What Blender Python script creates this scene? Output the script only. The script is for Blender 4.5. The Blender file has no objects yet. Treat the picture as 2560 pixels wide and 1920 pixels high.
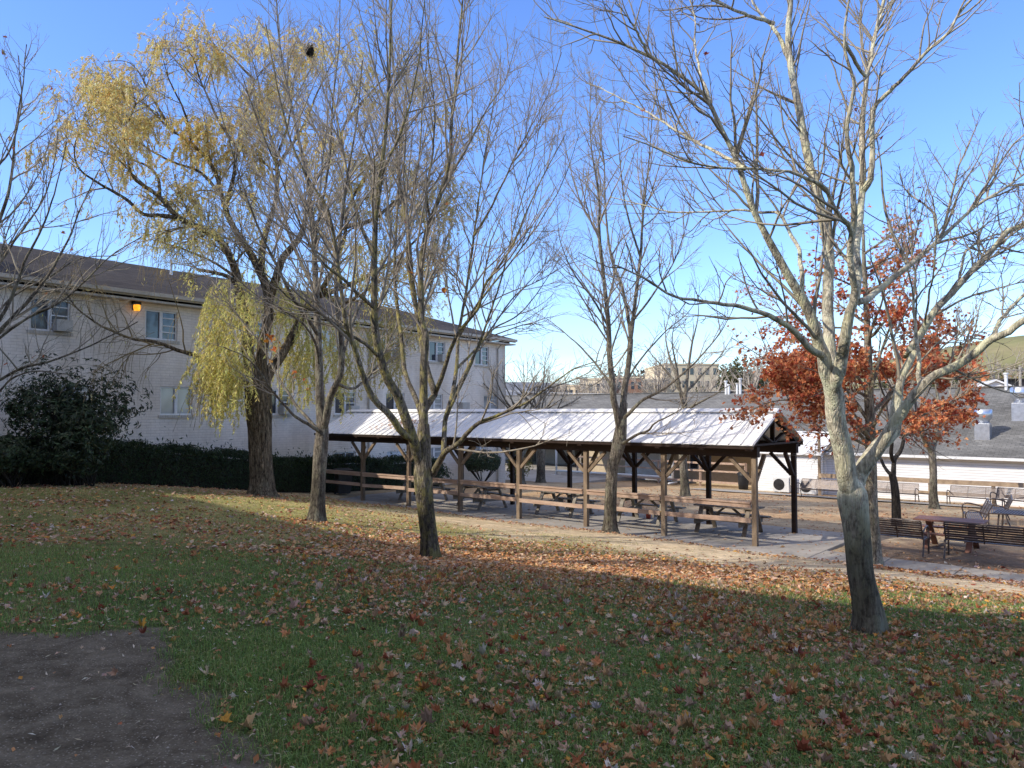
import bpy, math, random
import numpy as np
from mathutils import Vector, Matrix

random.seed(7)
rng = np.random.default_rng(11)
C = bpy.context.scene.collection
R_ = math.radians

# ------------------------------------------------------------------ camera model (eye at z = 0, all shifted up at the end)
F = 1923.0
TILT = math.atan(69 / F)
EYE = 1.6

def ray(px, py):
    a = (px - 1280) / F
    b = (960 - py) / F
    y = math.cos(TILT) - math.sin(TILT) * b
    z = math.sin(TILT) + math.cos(TILT) * b
    return np.array([a / y, 1.0, z / y])

def at(px, py, Y):
    return ray(px, py) * Y

def onz(px, py, z):
    r = ray(px, py)
    return r * (z / r[2])

UA = R_(40)
U = np.array([math.cos(UA), -math.sin(UA), 0.0])      # pavilion long axis, toward the right and the viewer
V = np.array([math.sin(UA), math.cos(UA), 0.0])       # across it, away from the viewer
SUN_AZ, SUN_EL = R_(68), R_(35)
SUND = np.array([math.sin(SUN_AZ) * math.cos(SUN_EL), math.cos(SUN_AZ) * math.cos(SUN_EL), -math.sin(SUN_EL)])

# ------------------------------------------------------------------ noise
def _hash(ix, iy, s):
    n = (ix.astype(np.int64) * 374761393 + iy.astype(np.int64) * 668265263 + s * 982451653) & 0xFFFFFFFF
    n = ((n ^ (n >> 13)) * 1274126177) & 0xFFFFFFFF
    return ((n ^ (n >> 16)) & 0xFFFF) / 65535.0

def vnoise(x, y, s=0):
    x = np.asarray(x, float); y = np.asarray(y, float)
    ix = np.floor(x); iy = np.floor(y)
    fx = x - ix; fy = y - iy
    fx = fx * fx * (3 - 2 * fx); fy = fy * fy * (3 - 2 * fy)
    a = _hash(ix, iy, s); b = _hash(ix + 1, iy, s); c = _hash(ix, iy + 1, s); d = _hash(ix + 1, iy + 1, s)
    return (a * (1 - fx) + b * fx) * (1 - fy) + (c * (1 - fx) + d * fx) * fy

def fbm(x, y, s=0, o=4):
    v = 0; a = 0.5; t = 0
    for i in range(o):
        v = v + a * vnoise(x * 2 ** i, y * 2 ** i, s + i); t += a; a *= 0.5
    return v / t

def sstep(a, b, x):
    t = np.clip((x - a) / (b - a), 0, 1)
    return t * t * (3 - 2 * t)

# ------------------------------------------------------------------ ground height
CP = np.array([
    (-3, 4, -1.6), (0, 3, -1.6), (3, 4, -1.76), (-6, 6, -1.6), (0, 7, -1.86), (0, 10, -2.15), (-4, 9, -1.85),
    (0, -5, -1.55), (-20, -10, -1.4), (20, -10, -1.7),
    (3.33, 7.2, -2.08), (-1.31, 12.5, -2.35), (-4.33, 17, -2.42), (-7.3, 18.1, -2.1), (-0.54, 12.9, -2.49), (3.1, 9.65, -2.31), (5.06, 7.6, -2.05),
    (-7.8, 24, -2.6), (-12.7, 25, -2.35), (-16, 22, -2.1), (-11, 14, -1.9), (-14, 10, -1.75),
    (-5.8, 29.6, -3.42), (0.46, 24.5, -3.46), (6.28, 19.5, -3.47), (2.74, 21.5, -3.34), (-8.5, 32, -3.3),
    (10.7, 16.1, -3.47), (15, 12.5, -3.5), (8.3, 17.4, -3.42), (8, 12, -2.88), (3, 16, -2.95), (-2, 19, -2.85),
    (9, 26, -3.6), (13, 25.5, -3.7), (17.7, 32.3, -4.05), (24, 36, -4.45), (17, 42, -4.5), (5, 55, -4.6), (-4, 48, -4.2), (1, 40, -3.9),
    (-3.7, 32, -3.5), (2.5, 27, -3.5), (8.3, 21.8, -3.5), (14, 19, -3.55), (20, 20, -3.7),
    (40, 40, -4.8), (-30, 30, -2.0), (-40, 0, -1.3), (40, 0, -3.2), (10, 75, -5), (60, 70, -5), (-30, 70, -3.5), (0, -40, -1.5)], float)

def _tps(r):
    return np.where(r > 1e-9, r * r * np.log(np.maximum(r, 1e-9)), 0)
_n = len(CP)
_A = np.zeros((_n + 3, _n + 3)); _d = np.linalg.norm(CP[:, None, :2] - CP[None, :, :2], axis=2)
_A[:_n, :_n] = _tps(_d) + np.eye(_n) * 0.4
_A[:_n, _n] = 1; _A[:_n, _n + 1:] = CP[:, :2]; _A[_n:, :_n] = _A[:_n, _n:].T
_W = np.linalg.solve(_A, np.concatenate([CP[:, 2], np.zeros(3)]))

PO = np.array([-5.79, 30.0, 0.0])         # first front post of the pavilion
SLAB_Z = -3.45

def suv(x, y):
    return (x - PO[0]) * U[0] + (y - PO[1]) * U[1], (x - PO[0]) * V[0] + (y - PO[1]) * V[1]

def path_w(x, y):
    s, w = suv(x, y)
    return s, w

def ground(x, y):
    x = np.atleast_1d(np.asarray(x, float)); y = np.atleast_1d(np.asarray(y, float))
    out = np.empty(x.shape)
    xf, yf, of = x.ravel(), y.ravel(), out.ravel()
    for i in range(0, len(xf), 20000):
        xs, ys = xf[i:i + 20000], yf[i:i + 20000]
        d = np.hypot(xs[:, None] - CP[None, :, 0], ys[:, None] - CP[None, :, 1])
        z = _tps(d) @ _W[:_n] + _W[_n] + _W[_n + 1] * xs + _W[_n + 2] * ys
        z = np.clip(z, -6, -1.2)
        r = np.hypot(xs, ys - 20)
        far = np.where(ys > 0, -6.0, -1.8)
        k = sstep(55, 110, r)
        z = z * (1 - k) + far * k
        z = z + (fbm(xs * 0.7, ys * 0.7, 5) - 0.5) * 0.09 * sstep(2, 6, r)
        s, w = suv(xs, ys)
        m = sstep(-1.6, -0.9, s) * sstep(26.5, 24.5, s) * sstep(-1.2, -0.5, w) * sstep(4.3, 3.4, w)
        z = z * (1 - m) + np.minimum(z, SLAB_Z - 0.06) * m
        of[i:i + 20000] = z
    return of.reshape(x.shape)

def g1(x, y):
    return float(ground(x, y)[0])

def patch_mask(x, y):      # bare tarry ground at the near left corner
    nx = x + (fbm(x * 1.1, y * 1.1, 31) - 0.5) * 1.0 + (fbm(x * 5, y * 5, 33) - 0.5) * 0.35
    ny = y + (fbm(x * 1.3, y * 1.3, 37) - 0.5) * 0.8 + (fbm(x * 5, y * 5, 39) - 0.5) * 0.3
    e1 = 5.95 - ny
    e2 = -( (nx + 2.42) * 0.81 + (ny - 5.5) * 0.59)
    return sstep(-0.2, 0.35, np.minimum(e1, e2))

def bare_mask(x, y):       # trodden earth in front of the pavilion and path
    s, w = suv(x, y)
    n = (fbm(x * 0.5, y * 0.5, 41) - 0.5)
    a = sstep(-6.4, -3.2, w + n * 4.5) * sstep(2.0, 8.0, s + n * 5)
    b = sstep(-1.5, -0.3, w + n * 1.5) * sstep(-3, 0, s)
    yb = -(x + 12.86) * 0.809 + (y - 28.1) * 0.588
    hedge = sstep(-7.5, -3.0, yb + n * 5) * sstep(2.0, -3.0, s)   # litter along the hedge
    return np.clip(np.maximum(np.maximum(a, b), hedge * 0.9), 0, 1)

def court_mask(x, y):
    s, w = suv(x, y)
    return sstep(-0.2, 0.3, w) * sstep(-6, -3, s)

# ------------------------------------------------------------------ node helpers
MATS = {}
def newmat(name):
    m = bpy.data.materials.new(name); m.use_nodes = True
    nt = m.node_tree; nt.nodes.clear()
    o = nt.nodes.new('ShaderNodeOutputMaterial')
    b = nt.nodes.new('ShaderNodeBsdfPrincipled')
    nt.links.new(b.outputs[0], o.inputs[0])
    MATS[name] = m
    return m, nt, b, o

def N(nt, t, **k):
    n = nt.nodes.new(t)
    for a, v in k.items():
        setattr(n, a, v)
    return n

def L(nt, a, b):
    nt.links.new(a, b)

def noise(nt, vec, scale, detail=4, rough=0.55, dist=0.0):
    n = N(nt, 'ShaderNodeTexNoise'); n.inputs['Scale'].default_value = scale
    n.inputs['Detail'].default_value = detail; n.inputs['Roughness'].default_value = rough
    n.inputs['Distortion'].default_value = dist
    if vec is not None: L(nt, vec, n.inputs['Vector'])
    return n.outputs['Fac']

def ramp(nt, fac, stops):
    r = N(nt, 'ShaderNodeValToRGB')
    e = r.color_ramp.elements
    while len(e) < len(stops): e.new(0.5)
    for i, (p, c) in enumerate(stops):
        e[i].position = p
        e[i].color = (c, c, c, 1) if isinstance(c, (int, float)) else (*c, 1)
    L(nt, fac, r.inputs[0])
    return r.outputs[0]

def mixc(nt, fac, a, b, mode='MIX'):
    m = N(nt, 'ShaderNodeMix', data_type='RGBA', blend_type=mode)
    for k, (sock, v) in enumerate(((m.inputs[0], fac), (m.inputs[6], a), (m.inputs[7], b))):
        if hasattr(v, 'links'): L(nt, v, sock)
        elif k == 0: sock.default_value = float(v)
        elif isinstance(v, (int, float)): sock.default_value = (v, v, v, 1)
        else: sock.default_value = (*v, 1)
    return m.outputs[2]

def math_(nt, op, a, b=None):
    m = N(nt, 'ShaderNodeMath', operation=op)
    for i, v in enumerate((a, b)):
        if v is None: continue
        if hasattr(v, 'links'): L(nt, v, m.inputs[i])
        else: m.inputs[i].default_value = v
    return m.outputs[0]

def coords(nt, scale=(1, 1, 1), kind='Object'):
    t = N(nt, 'ShaderNodeTexCoord'); mp = N(nt, 'ShaderNodeMapping')
    mp.inputs['Scale'].default_value = scale
    L(nt, t.outputs[kind], mp.inputs['Vector'])
    return mp.outputs[0]

def bump(nt, bsdf, h, strength=0.4, dist=0.02):
    b = N(nt, 'ShaderNodeBump'); b.inputs['Strength'].default_value = strength; b.inputs['Distance'].default_value = dist
    L(nt, h, b.inputs['Height']); L(nt, b.outputs[0], bsdf.inputs['Normal'])

def mat_noise(name, c1, c2, scale=5, stretch=(1, 1, 1), rough=0.75, bmp=0.3, bscale=None, bdist=0.01, metal=0.0, c3=None, spec=0.3):
    m, nt, b, o = newmat(name)
    v = coords(nt, stretch)
    n1 = noise(nt, v, scale, 6, 0.6)
    col = ramp(nt, n1, [(0.3, c1), (0.7, c2)] if c3 is None else [(0.28, c1), (0.5, c2), (0.75, c3)])
    n2 = noise(nt, v, scale * 9, 3, 0.6)
    col = mixc(nt, 0.35, col, ramp(nt, n2, [(0.3, 0.45), (0.7, 1.0)]), 'MULTIPLY')
    L(nt, col, b.inputs['Base Color'])
    b.inputs['Roughness'].default_value = rough; b.inputs['Metallic'].default_value = metal
    b.inputs['Specular IOR Level'].default_value = spec
    if bmp: bump(nt, b, noise(nt, v, bscale or scale * 6, 5, 0.65), bmp, bdist)
    return m

def bark(name, dark, light, lichen=None, lich_amt=0.5, ridge=9.0, bdist=0.02, base_shade=1.0):
    m, nt, b, o = newmat(name)
    v = coords(nt, (1, 1, 0.13))
    nz = N(nt, 'ShaderNodeTexNoise'); nz.inputs['Scale'].default_value = 9; nz.inputs['Detail'].default_value = 4
    L(nt, v, nz.inputs['Vector'])
    sc = N(nt, 'ShaderNodeVectorMath', operation='SCALE'); sc.inputs['Scale'].default_value = 0.10
    L(nt, nz.outputs['Color'], sc.inputs[0])
    wv = N(nt, 'ShaderNodeVectorMath', operation='ADD'); L(nt, v, wv.inputs[0]); L(nt, sc.outputs[0], wv.inputs[1])
    vo = N(nt, 'ShaderNodeTexVoronoi', feature='DISTANCE_TO_EDGE'); vo.inputs['Scale'].default_value = ridge * 4.5
    L(nt, wv.outputs[0], vo.inputs['Vector'])
    rid = ramp(nt, vo.outputs['Distance'], [(0.0, 0.0), (0.22, 1.0)])
    n1 = noise(nt, wv.outputs[0], ridge * 2.5, 8, 0.7, 0.4)
    n0 = noise(nt, coords(nt, (1, 1, 0.5)), 3.0, 6, 0.65)
    col = mixc(nt, ramp(nt, n1, [(0.34, 0.0), (0.60, 1.0)]), dark, light)
    col = mixc(nt, 0.35 if base_shade < 0.45 else 0.85, col, ramp(nt, vo.outputs['Distance'], [(0.0, 0.25), (0.16, 1.05)]), 'MULTIPLY')
    col = mixc(nt, 0.8, col, ramp(nt, n0, [(0.3, 0.5), (0.66, 1.3)]), 'MULTIPLY')
    spk = noise(nt, coords(nt, (1, 1, 0.8)), 26, 4, 0.7)
    col = mixc(nt, 0.7, col, ramp(nt, spk, [(0.36, 0.55), (0.58, 1.2)]), 'MULTIPLY')
    v2 = coords(nt, (1, 1, 0.7))
    if lichen:
        ln = noise(nt, v2, 7, 8, 0.72)
        lm = ramp(nt, ln, [(0.53 - 0.08 * lich_amt, 0.0), (0.60 - 0.06 * lich_amt, 1.0)])
        big = ramp(nt, noise(nt, v2, 1.3, 3), [(0.36, 0.25), (0.6, 1.0)])
        lm = math_(nt, 'MULTIPLY', math_(nt, 'MULTIPLY', lm, lich_amt), big)
        lc = mixc(nt, ramp(nt, noise(nt, v2, 2.3, 3), [(0.4, 0.0), (0.6, 1.0)]), lichen, (lichen[0] * 0.95, lichen[1] * 1.02, lichen[2] * 1.2))
        col = mixc(nt, lm, col, lc)
    if base_shade < 1:
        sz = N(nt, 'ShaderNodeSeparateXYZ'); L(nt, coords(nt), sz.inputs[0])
        col = mixc(nt, 1.0, col, ramp(nt, math_(nt, 'ADD', math_(nt, 'MULTIPLY', sz.outputs[2], 0.5), math_(nt, 'MULTIPLY', math_(nt, 'SUBTRACT', n0, 0.5), 0.25)), [(0.36, base_shade), (0.74, 1.0)]), 'MULTIPLY')  # shade on the lower trunk painted into the bark colour by height
    L(nt, col, b.inputs['Base Color'])
    b.inputs['Roughness'].default_value = 0.9; b.inputs['Specular IOR Level'].default_value = 0.15
    h = math_(nt, 'ADD', rid, math_(nt, 'MULTIPLY', n1, 1.5))
    bump(nt, b, h, 0.55 if bdist < 0.03 else 0.9, bdist)
    return m

def attr_mat(name, trans=0.3, rough=0.7, spec=0.2, var=True):
    m, nt, b, o = newmat(name)
    a = N(nt, 'ShaderNodeAttribute', attribute_name='Col')
    col = a.outputs['Color']
    if var:
        n = noise(nt, coords(nt), 60, 2)
        col = mixc(nt, 0.4, col, ramp(nt, n, [(0.3, 0.6), (0.7, 1.15)]), 'MULTIPLY')
    L(nt, col, b.inputs['Base Color'])
    b.inputs['Roughness'].default_value = rough; b.inputs['Specular IOR Level'].default_value = spec
    if trans:
        t = N(nt, 'ShaderNodeBsdfTranslucent'); L(nt, col, t.inputs['Color'])
        mx = N(nt, 'ShaderNodeMixShader'); mx.inputs[0].default_value = trans
        L(nt, b.outputs[0], mx.inputs[1]); L(nt, t.outputs[0], mx.inputs[2]); L(nt, mx.outputs[0], o.inputs[0])
    return m

# ------------------------------------------------------------------ materials
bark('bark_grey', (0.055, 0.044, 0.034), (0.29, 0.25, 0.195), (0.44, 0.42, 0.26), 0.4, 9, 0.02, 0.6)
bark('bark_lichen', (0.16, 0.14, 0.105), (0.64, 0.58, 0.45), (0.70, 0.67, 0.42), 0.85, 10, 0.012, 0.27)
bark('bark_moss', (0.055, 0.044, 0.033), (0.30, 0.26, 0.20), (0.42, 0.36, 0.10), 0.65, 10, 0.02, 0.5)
bark('bark_willow', (0.038, 0.027, 0.018), (0.32, 0.25, 0.165), (0.38, 0.33, 0.19), 0.3, 5, 0.05)
bark('bark_pale', (0.12, 0.10, 0.08), (0.38, 0.34, 0.26), (0.36, 0.36, 0.20), 0.4, 10)
bark('bark_dark', (0.02, 0.017, 0.014), (0.08, 0.068, 0.055), None, 0, 9)
mat_noise('twig', (0.24, 0.205, 0.16), (0.42, 0.365, 0.285), 3, rough=0.85, bmp=0)
mat_noise('twig_pale', (0.22, 0.19, 0.145), (0.44, 0.39, 0.30), 3, rough=0.85, bmp=0)
mat_noise('twig_yellow', (0.16, 0.12, 0.06), (0.34, 0.26, 0.12), 3, rough=0.85, bmp=0)
attr_mat('leaf', 0.35)
attr_mat('ground_leaf', 0.12, 0.75)
attr_mat('evergreen_leaf', 0.1, 0.5, 0.35)
attr_mat('grass_blade', 0.25, 0.6, 0.3, False)
mat_noise('concrete', (0.29, 0.265, 0.225), (0.42, 0.385, 0.335), 1.3, rough=0.9, bmp=0.2, bscale=40, bdist=0.004)
mat_noise('post_wood', (0.13, 0.088, 0.056), (0.31, 0.235, 0.16), 2.5, (2.5, 2.5, 0.5), 0.8, 0.35, 12)
mat_noise('rail_wood', (0.34, 0.22, 0.155), (0.54, 0.40, 0.30), 2.2, (0.6, 2.5, 2.5), 0.8, 0.3, 12)
mat_noise('shaded_wood', (0.018, 0.010, 0.007), (0.05, 0.029, 0.02), 2, (0.4, 2, 2), 0.75, 0.25, 10)  # near black: the shade under the roof is put into this wood's colour
mat_noise('fence_wood', (0.24, 0.17, 0.11), (0.46, 0.34, 0.22), 1.6, (0.5, 3, 3), 0.85, 0.3, 12)
mat_noise('grey_wood', (0.18, 0.16, 0.13), (0.36, 0.33, 0.285), 2.2, (0.6, 3, 3), 0.85, 0.3, 14)
mat_noise('brown_grey_wood', (0.13, 0.10, 0.075), (0.30, 0.25, 0.19), 2.2, (0.6, 3, 3), 0.85, 0.3, 14)
mat_noise('yellow_wood', (0.40, 0.26, 0.07), (0.55, 0.38, 0.12), 2, (0.6, 3, 3), 0.8, 0.2, 14)
mat_noise('red_brown_wood', (0.14, 0.065, 0.045), (0.25, 0.125, 0.09), 2, (0.6, 3, 3), 0.6, 0.2, 14)
mat_noise('bench_metal', (0.055, 0.04, 0.036), (0.11, 0.085, 0.075), 6, rough=0.42, bmp=0.08, metal=0.3, spec=0.5)
mat_noise('galvanised', (0.55, 0.57, 0.60), (0.78, 0.80, 0.83), 6, rough=0.32, bmp=0.05, metal=0.85)
mat_noise('white_paint', (0.66, 0.66, 0.64), (0.80, 0.80, 0.78), 2, rough=0.55, bmp=0.05)
mat_noise('white_plastic', (0.58, 0.58, 0.56), (0.68, 0.68, 0.66), 2, rough=0.4, bmp=0)
mat_noise('black_plastic', (0.012, 0.012, 0.013), (0.03, 0.03, 0.032), 3, rough=0.45, bmp=0.05)
mat_noise('grey_plastic', (0.035, 0.035, 0.037), (0.07, 0.07, 0.072), 3, rough=0.5, bmp=0.05)
mat_noise('ac_beige', (0.42, 0.40, 0.36), (0.55, 0.53, 0.48), 3, rough=0.5, bmp=0)
mat_noise('fascia', (0.44, 0.40, 0.33), (0.56, 0.51, 0.43), 1.2, rough=0.6, bmp=0.1)
mat_noise('porch_wall', (0.34, 0.33, 0.31), (0.46, 0.45, 0.42), 0.8, rough=0.8, bmp=0.15)
mat_noise('block_wall', (0.42, 0.33, 0.22), (0.55, 0.45, 0.31), 0.8, rough=0.85, bmp=0.2)
mat_noise('dark_door', (0.02, 0.018, 0.018), (0.04, 0.035, 0.032), 1, rough=0.5, bmp=0)
mat_noise('curtain', (0.42, 0.42, 0.40), (0.60, 0.59, 0.55), 2, (8, 1, 0.2), 0.8, 0)
mat_noise('red_paint', (0.45, 0.07, 0.04), (0.6, 0.12, 0.08), 3, rough=0.5, bmp=0)
mat_noise('hill_grass', (0.13, 0.14, 0.06), (0.23, 0.22, 0.095), 0.03, rough=0.95, bmp=0, c3=(0.30, 0.25, 0.13))
mat_noise('hazed_hill', (0.16, 0.17, 0.19), (0.22, 0.23, 0.25), 0.01, rough=1, bmp=0)  # blue-grey air haze mixed into the hill colour
mat_noise('tan_brick', (0.64, 0.52, 0.34), (0.74, 0.62, 0.43), 0.4, rough=0.9, bmp=0.1)
mat_noise('red_brick', (0.25, 0.14, 0.09), (0.37, 0.22, 0.15), 0.4, rough=0.9, bmp=0.1)
mat_noise('flat_roof', (0.2, 0.19, 0.18), (0.28, 0.27, 0.25), 0.5, rough=0.9, bmp=0)

def glass(name, base, rough=0.06):
    m, nt, b, o = newmat(name)
    n = noise(nt, coords(nt), 0.9, 2)
    L(nt, ramp(nt, n, [(0.35, base), (0.65, tuple(min(1, c * 1.8 + 0.01) for c in base))]), b.inputs['Base Color'])
    b.inputs['Roughness'].default_value = rough; b.inputs['Specular IOR Level'].default_value = 0.8
    bump(nt, b, noise(nt, coords(nt), 1.4, 1), 0.05, 0.02)
glass('pane_dark', (0.018, 0.024, 0.035))
glass('pane_curtain', (0.24, 0.25, 0.25), 0.12)

def brick_mat():
    m, nt, b, o = newmat('painted_brick')
    t = N(nt, 'ShaderNodeTexCoord'); sp = N(nt, 'ShaderNodeSeparateXYZ'); cb = N(nt, 'ShaderNodeCombineXYZ')
    L(nt, t.outputs['Object'], sp.inputs[0])
    xy = math_(nt, 'ADD', sp.outputs[0], sp.outputs[1])
    L(nt, xy, cb.inputs[0]); L(nt, sp.outputs[2], cb.inputs[1])
    br = N(nt, 'ShaderNodeTexBrick'); L(nt, cb.outputs[0], br.inputs['Vector'])
    br.inputs['Scale'].default_value = 1.0; br.inputs['Brick Width'].default_value = 0.34; br.inputs['Row Height'].default_value = 0.1
    br.inputs['Mortar Size'].default_value = 0.011; br.inputs['Mortar Smooth'].default_value = 0.3; br.inputs['Bias'].default_value = 0
    br.inputs['Color1'].default_value = (0.80, 0.72, 0.62, 1); br.inputs['Color2'].default_value = (0.84, 0.76, 0.655, 1); br.inputs['Mortar'].default_value = (0.73, 0.655, 0.565, 1)
    v = coords(nt, (1, 1, 0.35))
    st = ramp(nt, noise(nt, v, 0.5, 7, 0.65), [(0.30, (0.66, 0.62, 0.56)), (0.58, (1, 1, 1))])
    col = mixc(nt, 1.0, br.outputs['Color'], st, 'MULTIPLY')
    col = mixc(nt, 0.4, col, ramp(nt, noise(nt, coords(nt), 6, 6, 0.7), [(0.3, 0.72), (0.62, 1.05)]), 'MULTIPLY')
    L(nt, col, b.inputs['Base Color']); b.inputs['Roughness'].default_value = 0.75
    inv = math_(nt, 'SUBTRACT', 1.0, br.outputs['Fac'])
    bump(nt, b, inv, 0.7, 0.012)
brick_mat()

def siding_mat(name, c1, c2, period=0.13):
    m, nt, b, o = newmat(name)
    t = N(nt, 'ShaderNodeTexCoord'); sp = N(nt, 'ShaderNodeSeparateXYZ'); L(nt, t.outputs['Object'], sp.inputs[0])
    f = math_(nt, 'FRACT', math_(nt, 'DIVIDE', sp.outputs[2], period))
    line = ramp(nt, f, [(0.0, 0.42), (0.2, 0.95), (1.0, 1.0)])
    st = ramp(nt, noise(nt, coords(nt, (1, 1, 0.6)), 0.7, 6, 0.6), [(0.3, c1), (0.7, c2)])
    L(nt, mixc(nt, 1.0, st, line, 'MULTIPLY'), b.inputs['Base Color']); b.inputs['Roughness'].default_value = 0.6
    bump(nt, b, math_(nt, 'SUBTRACT', 1.0, f), 0.6, 0.012)
siding_mat('white_siding', (0.68, 0.67, 0.65), (0.78, 0.78, 0.77))

def shingle_mat(name, c1, c2, lines=0.16):
    m, nt, b, o = newmat(name)
    t = N(nt, 'ShaderNodeTexCoord'); sp = N(nt, 'ShaderNodeSeparateXYZ'); cb = N(nt, 'ShaderNodeCombineXYZ')
    L(nt, t.outputs['Object'], sp.inputs[0]); L(nt, sp.outputs[0], cb.inputs[0]); L(nt, sp.outputs[1], cb.inputs[1])
    br = N(nt, 'ShaderNodeTexBrick'); L(nt, cb.outputs[0], br.inputs['Vector'])
    br.inputs['Scale'].default_value = 1; br.inputs['Brick Width'].default_value = 0.35; br.inputs['Row Height'].default_value = lines
    br.inputs['Mortar Size'].default_value = 0.012
    br.inputs['Color1'].default_value = (*c1, 1); br.inputs['Color2'].default_value = (*c2, 1); br.inputs['Mortar'].default_value = (*[x * 0.72 for x in c1], 1)
    col = mixc(nt, 0.9, br.outputs['Color'], ramp(nt, noise(nt, coords(nt, (0.5, 1, 1)), 0.6, 8, 0.7), [(0.3, 0.55), (0.7, 1.25)]), 'MULTIPLY')
    col = mixc(nt, 0.5, col, ramp(nt, noise(nt, coords(nt), 9, 4, 0.7), [(0.3, 0.6), (0.7, 1.2)]), 'MULTIPLY')
    L(nt, col, b.inputs['Base Color']); b.inputs['Roughness'].default_value = 0.92; b.inputs['Specular IOR Level'].default_value = 0.15
    bump(nt, b, math_(nt, 'SUBTRACT', 1.0, br.outputs['Fac']), 0.6, 0.012)
shingle_mat('shingle_dark', (0.052, 0.046, 0.043), (0.08, 0.071, 0.066))
shingle_mat('shingle_grey', (0.155, 0.152, 0.142), (0.215, 0.21, 0.195))

def roof_metal():
    m, nt, b, o = newmat('roof_metal')
    v = coords(nt, (1.6, 0.5, 0.5))
    col = ramp(nt, noise(nt, v, 1.6, 8, 0.68), [(0.28, (0.60, 0.59, 0.565)), (0.5, (0.77, 0.765, 0.75)), (0.72, (0.83, 0.825, 0.81))])
    col = mixc(nt, 0.4, col, ramp(nt, noise(nt, coords(nt), 14, 4, 0.7), [(0.3, 0.75), (0.6, 1.05)]), 'MULTIPLY')
    L(nt, col, b.inputs['Base Color']); b.inputs['Roughness'].default_value = 0.62; b.inputs['Specular IOR Level'].default_value = 0.3
roof_metal()

def emis():
    m, nt, b, o = newmat('amber_lens')
    n = noise(nt, coords(nt), 8, 1)
    L(nt, ramp(nt, n, [(0.3, (0.9, 0.30, 0.01)), (0.7, (1.0, 0.46, 0.03))]), b.inputs['Emission Color'])
    b.inputs['Emission Strength'].default_value = 1.5; b.inputs['Base Color'].default_value = (0.5, 0.2, 0.02, 1)
emis()

def ground_mat():
    m, nt, b, o = newmat('ground')
    a = N(nt, 'ShaderNodeAttribute', attribute_name='Col')
    m2 = N(nt, 'ShaderNodeAttribute', attribute_name='Mask')
    sp = N(nt, 'ShaderNodeSeparateColor'); L(nt, m2.outputs['Color'], sp.inputs[0])
    v = coords(nt)
    n1 = noise(nt, v, 2.5, 8, 0.7); n2 = noise(nt, v, 30, 5, 0.7); n3 = noise(nt, v, 0.35, 5, 0.6)
    col = mixc(nt, 0.75, a.outputs['Color'], ramp(nt, n1, [(0.3, 0.5), (0.7, 1.4)]), 'MULTIPLY')
    col = mixc(nt, 0.6, col, ramp(nt, n2, [(0.3, 0.45), (0.7, 1.35)]), 'MULTIPLY')
    col = mixc(nt, 0.5, col, ramp(nt, n3, [(0.35, 0.7), (0.65, 1.25)]), 'MULTIPLY')
    # litter flecks
    vo = N(nt, 'ShaderNodeTexVoronoi'); vo.inputs['Scale'].default_value = 9; L(nt, v, vo.inputs['Vector'])
    fl = ramp(nt, vo.outputs['Distance'], [(0.22, 1.0), (0.34, 0.0)])
    sel = ramp(nt, noise(nt, v, 0.9, 5, 0.7), [(0.42, 0.0), (0.6, 1.0)])
    sc = N(nt, 'ShaderNodeSeparateColor'); L(nt, vo.outputs['Color'], sc.inputs[0])
    lc = ramp(nt, sc.outputs[0], [(0.0, (0.22, 0.09, 0.04)), (0.35, (0.36, 0.17, 0.07)), (0.7, (0.42, 0.27, 0.15)), (1.0, (0.30, 0.20, 0.13))])
    f = math_(nt, 'MULTIPLY', math_(nt, 'MULTIPLY', fl, sel), sp.outputs[0])
    col = mixc(nt, f, col, lc)
    # tarry patch: dark patches and pale grit
    tar = ramp(nt, noise(nt, v, 3.0, 9, 0.75, 0.6), [(0.3, (0.046, 0.036, 0.025)), (0.48, (0.125, 0.108, 0.08)), (0.7, (0.215, 0.19, 0.148))])
    gr = N(nt, 'ShaderNodeTexVoronoi'); gr.inputs['Scale'].default_value = 48; L(nt, v, gr.inputs['Vector'])
    tar = mixc(nt, ramp(nt, gr.outputs['Distance'], [(0.16, 0.9), (0.26, 0.0)]), tar, mixc(nt, noise(nt, v, 20, 2), (0.12, 0.11, 0.09), (0.50, 0.46, 0.40)))
    tar = mixc(nt, 0.65, tar, ramp(nt, noise(nt, v, 55, 5, 0.8), [(0.3, 0.4), (0.7, 1.35)]), 'MULTIPLY')
    msk = math_(nt, 'ADD', sp.outputs[1], math_(nt, 'MULTIPLY', math_(nt, 'SUBTRACT', n1, 0.5), 0.8))
    col = mixc(nt, ramp(nt, msk, [(0.4, 0.0), (0.6, 1.0)]), col, tar)
    L(nt, col, b.inputs['Base Color']); b.inputs['Roughness'].default_value = 0.95; b.inputs['Specular IOR Level'].default_value = 0.1
    h = math_(nt, 'ADD', math_(nt, 'MULTIPLY', n1, 2.0), n2)
    bump(nt, b, h, 0.8, 0.03)
ground_mat()

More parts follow.
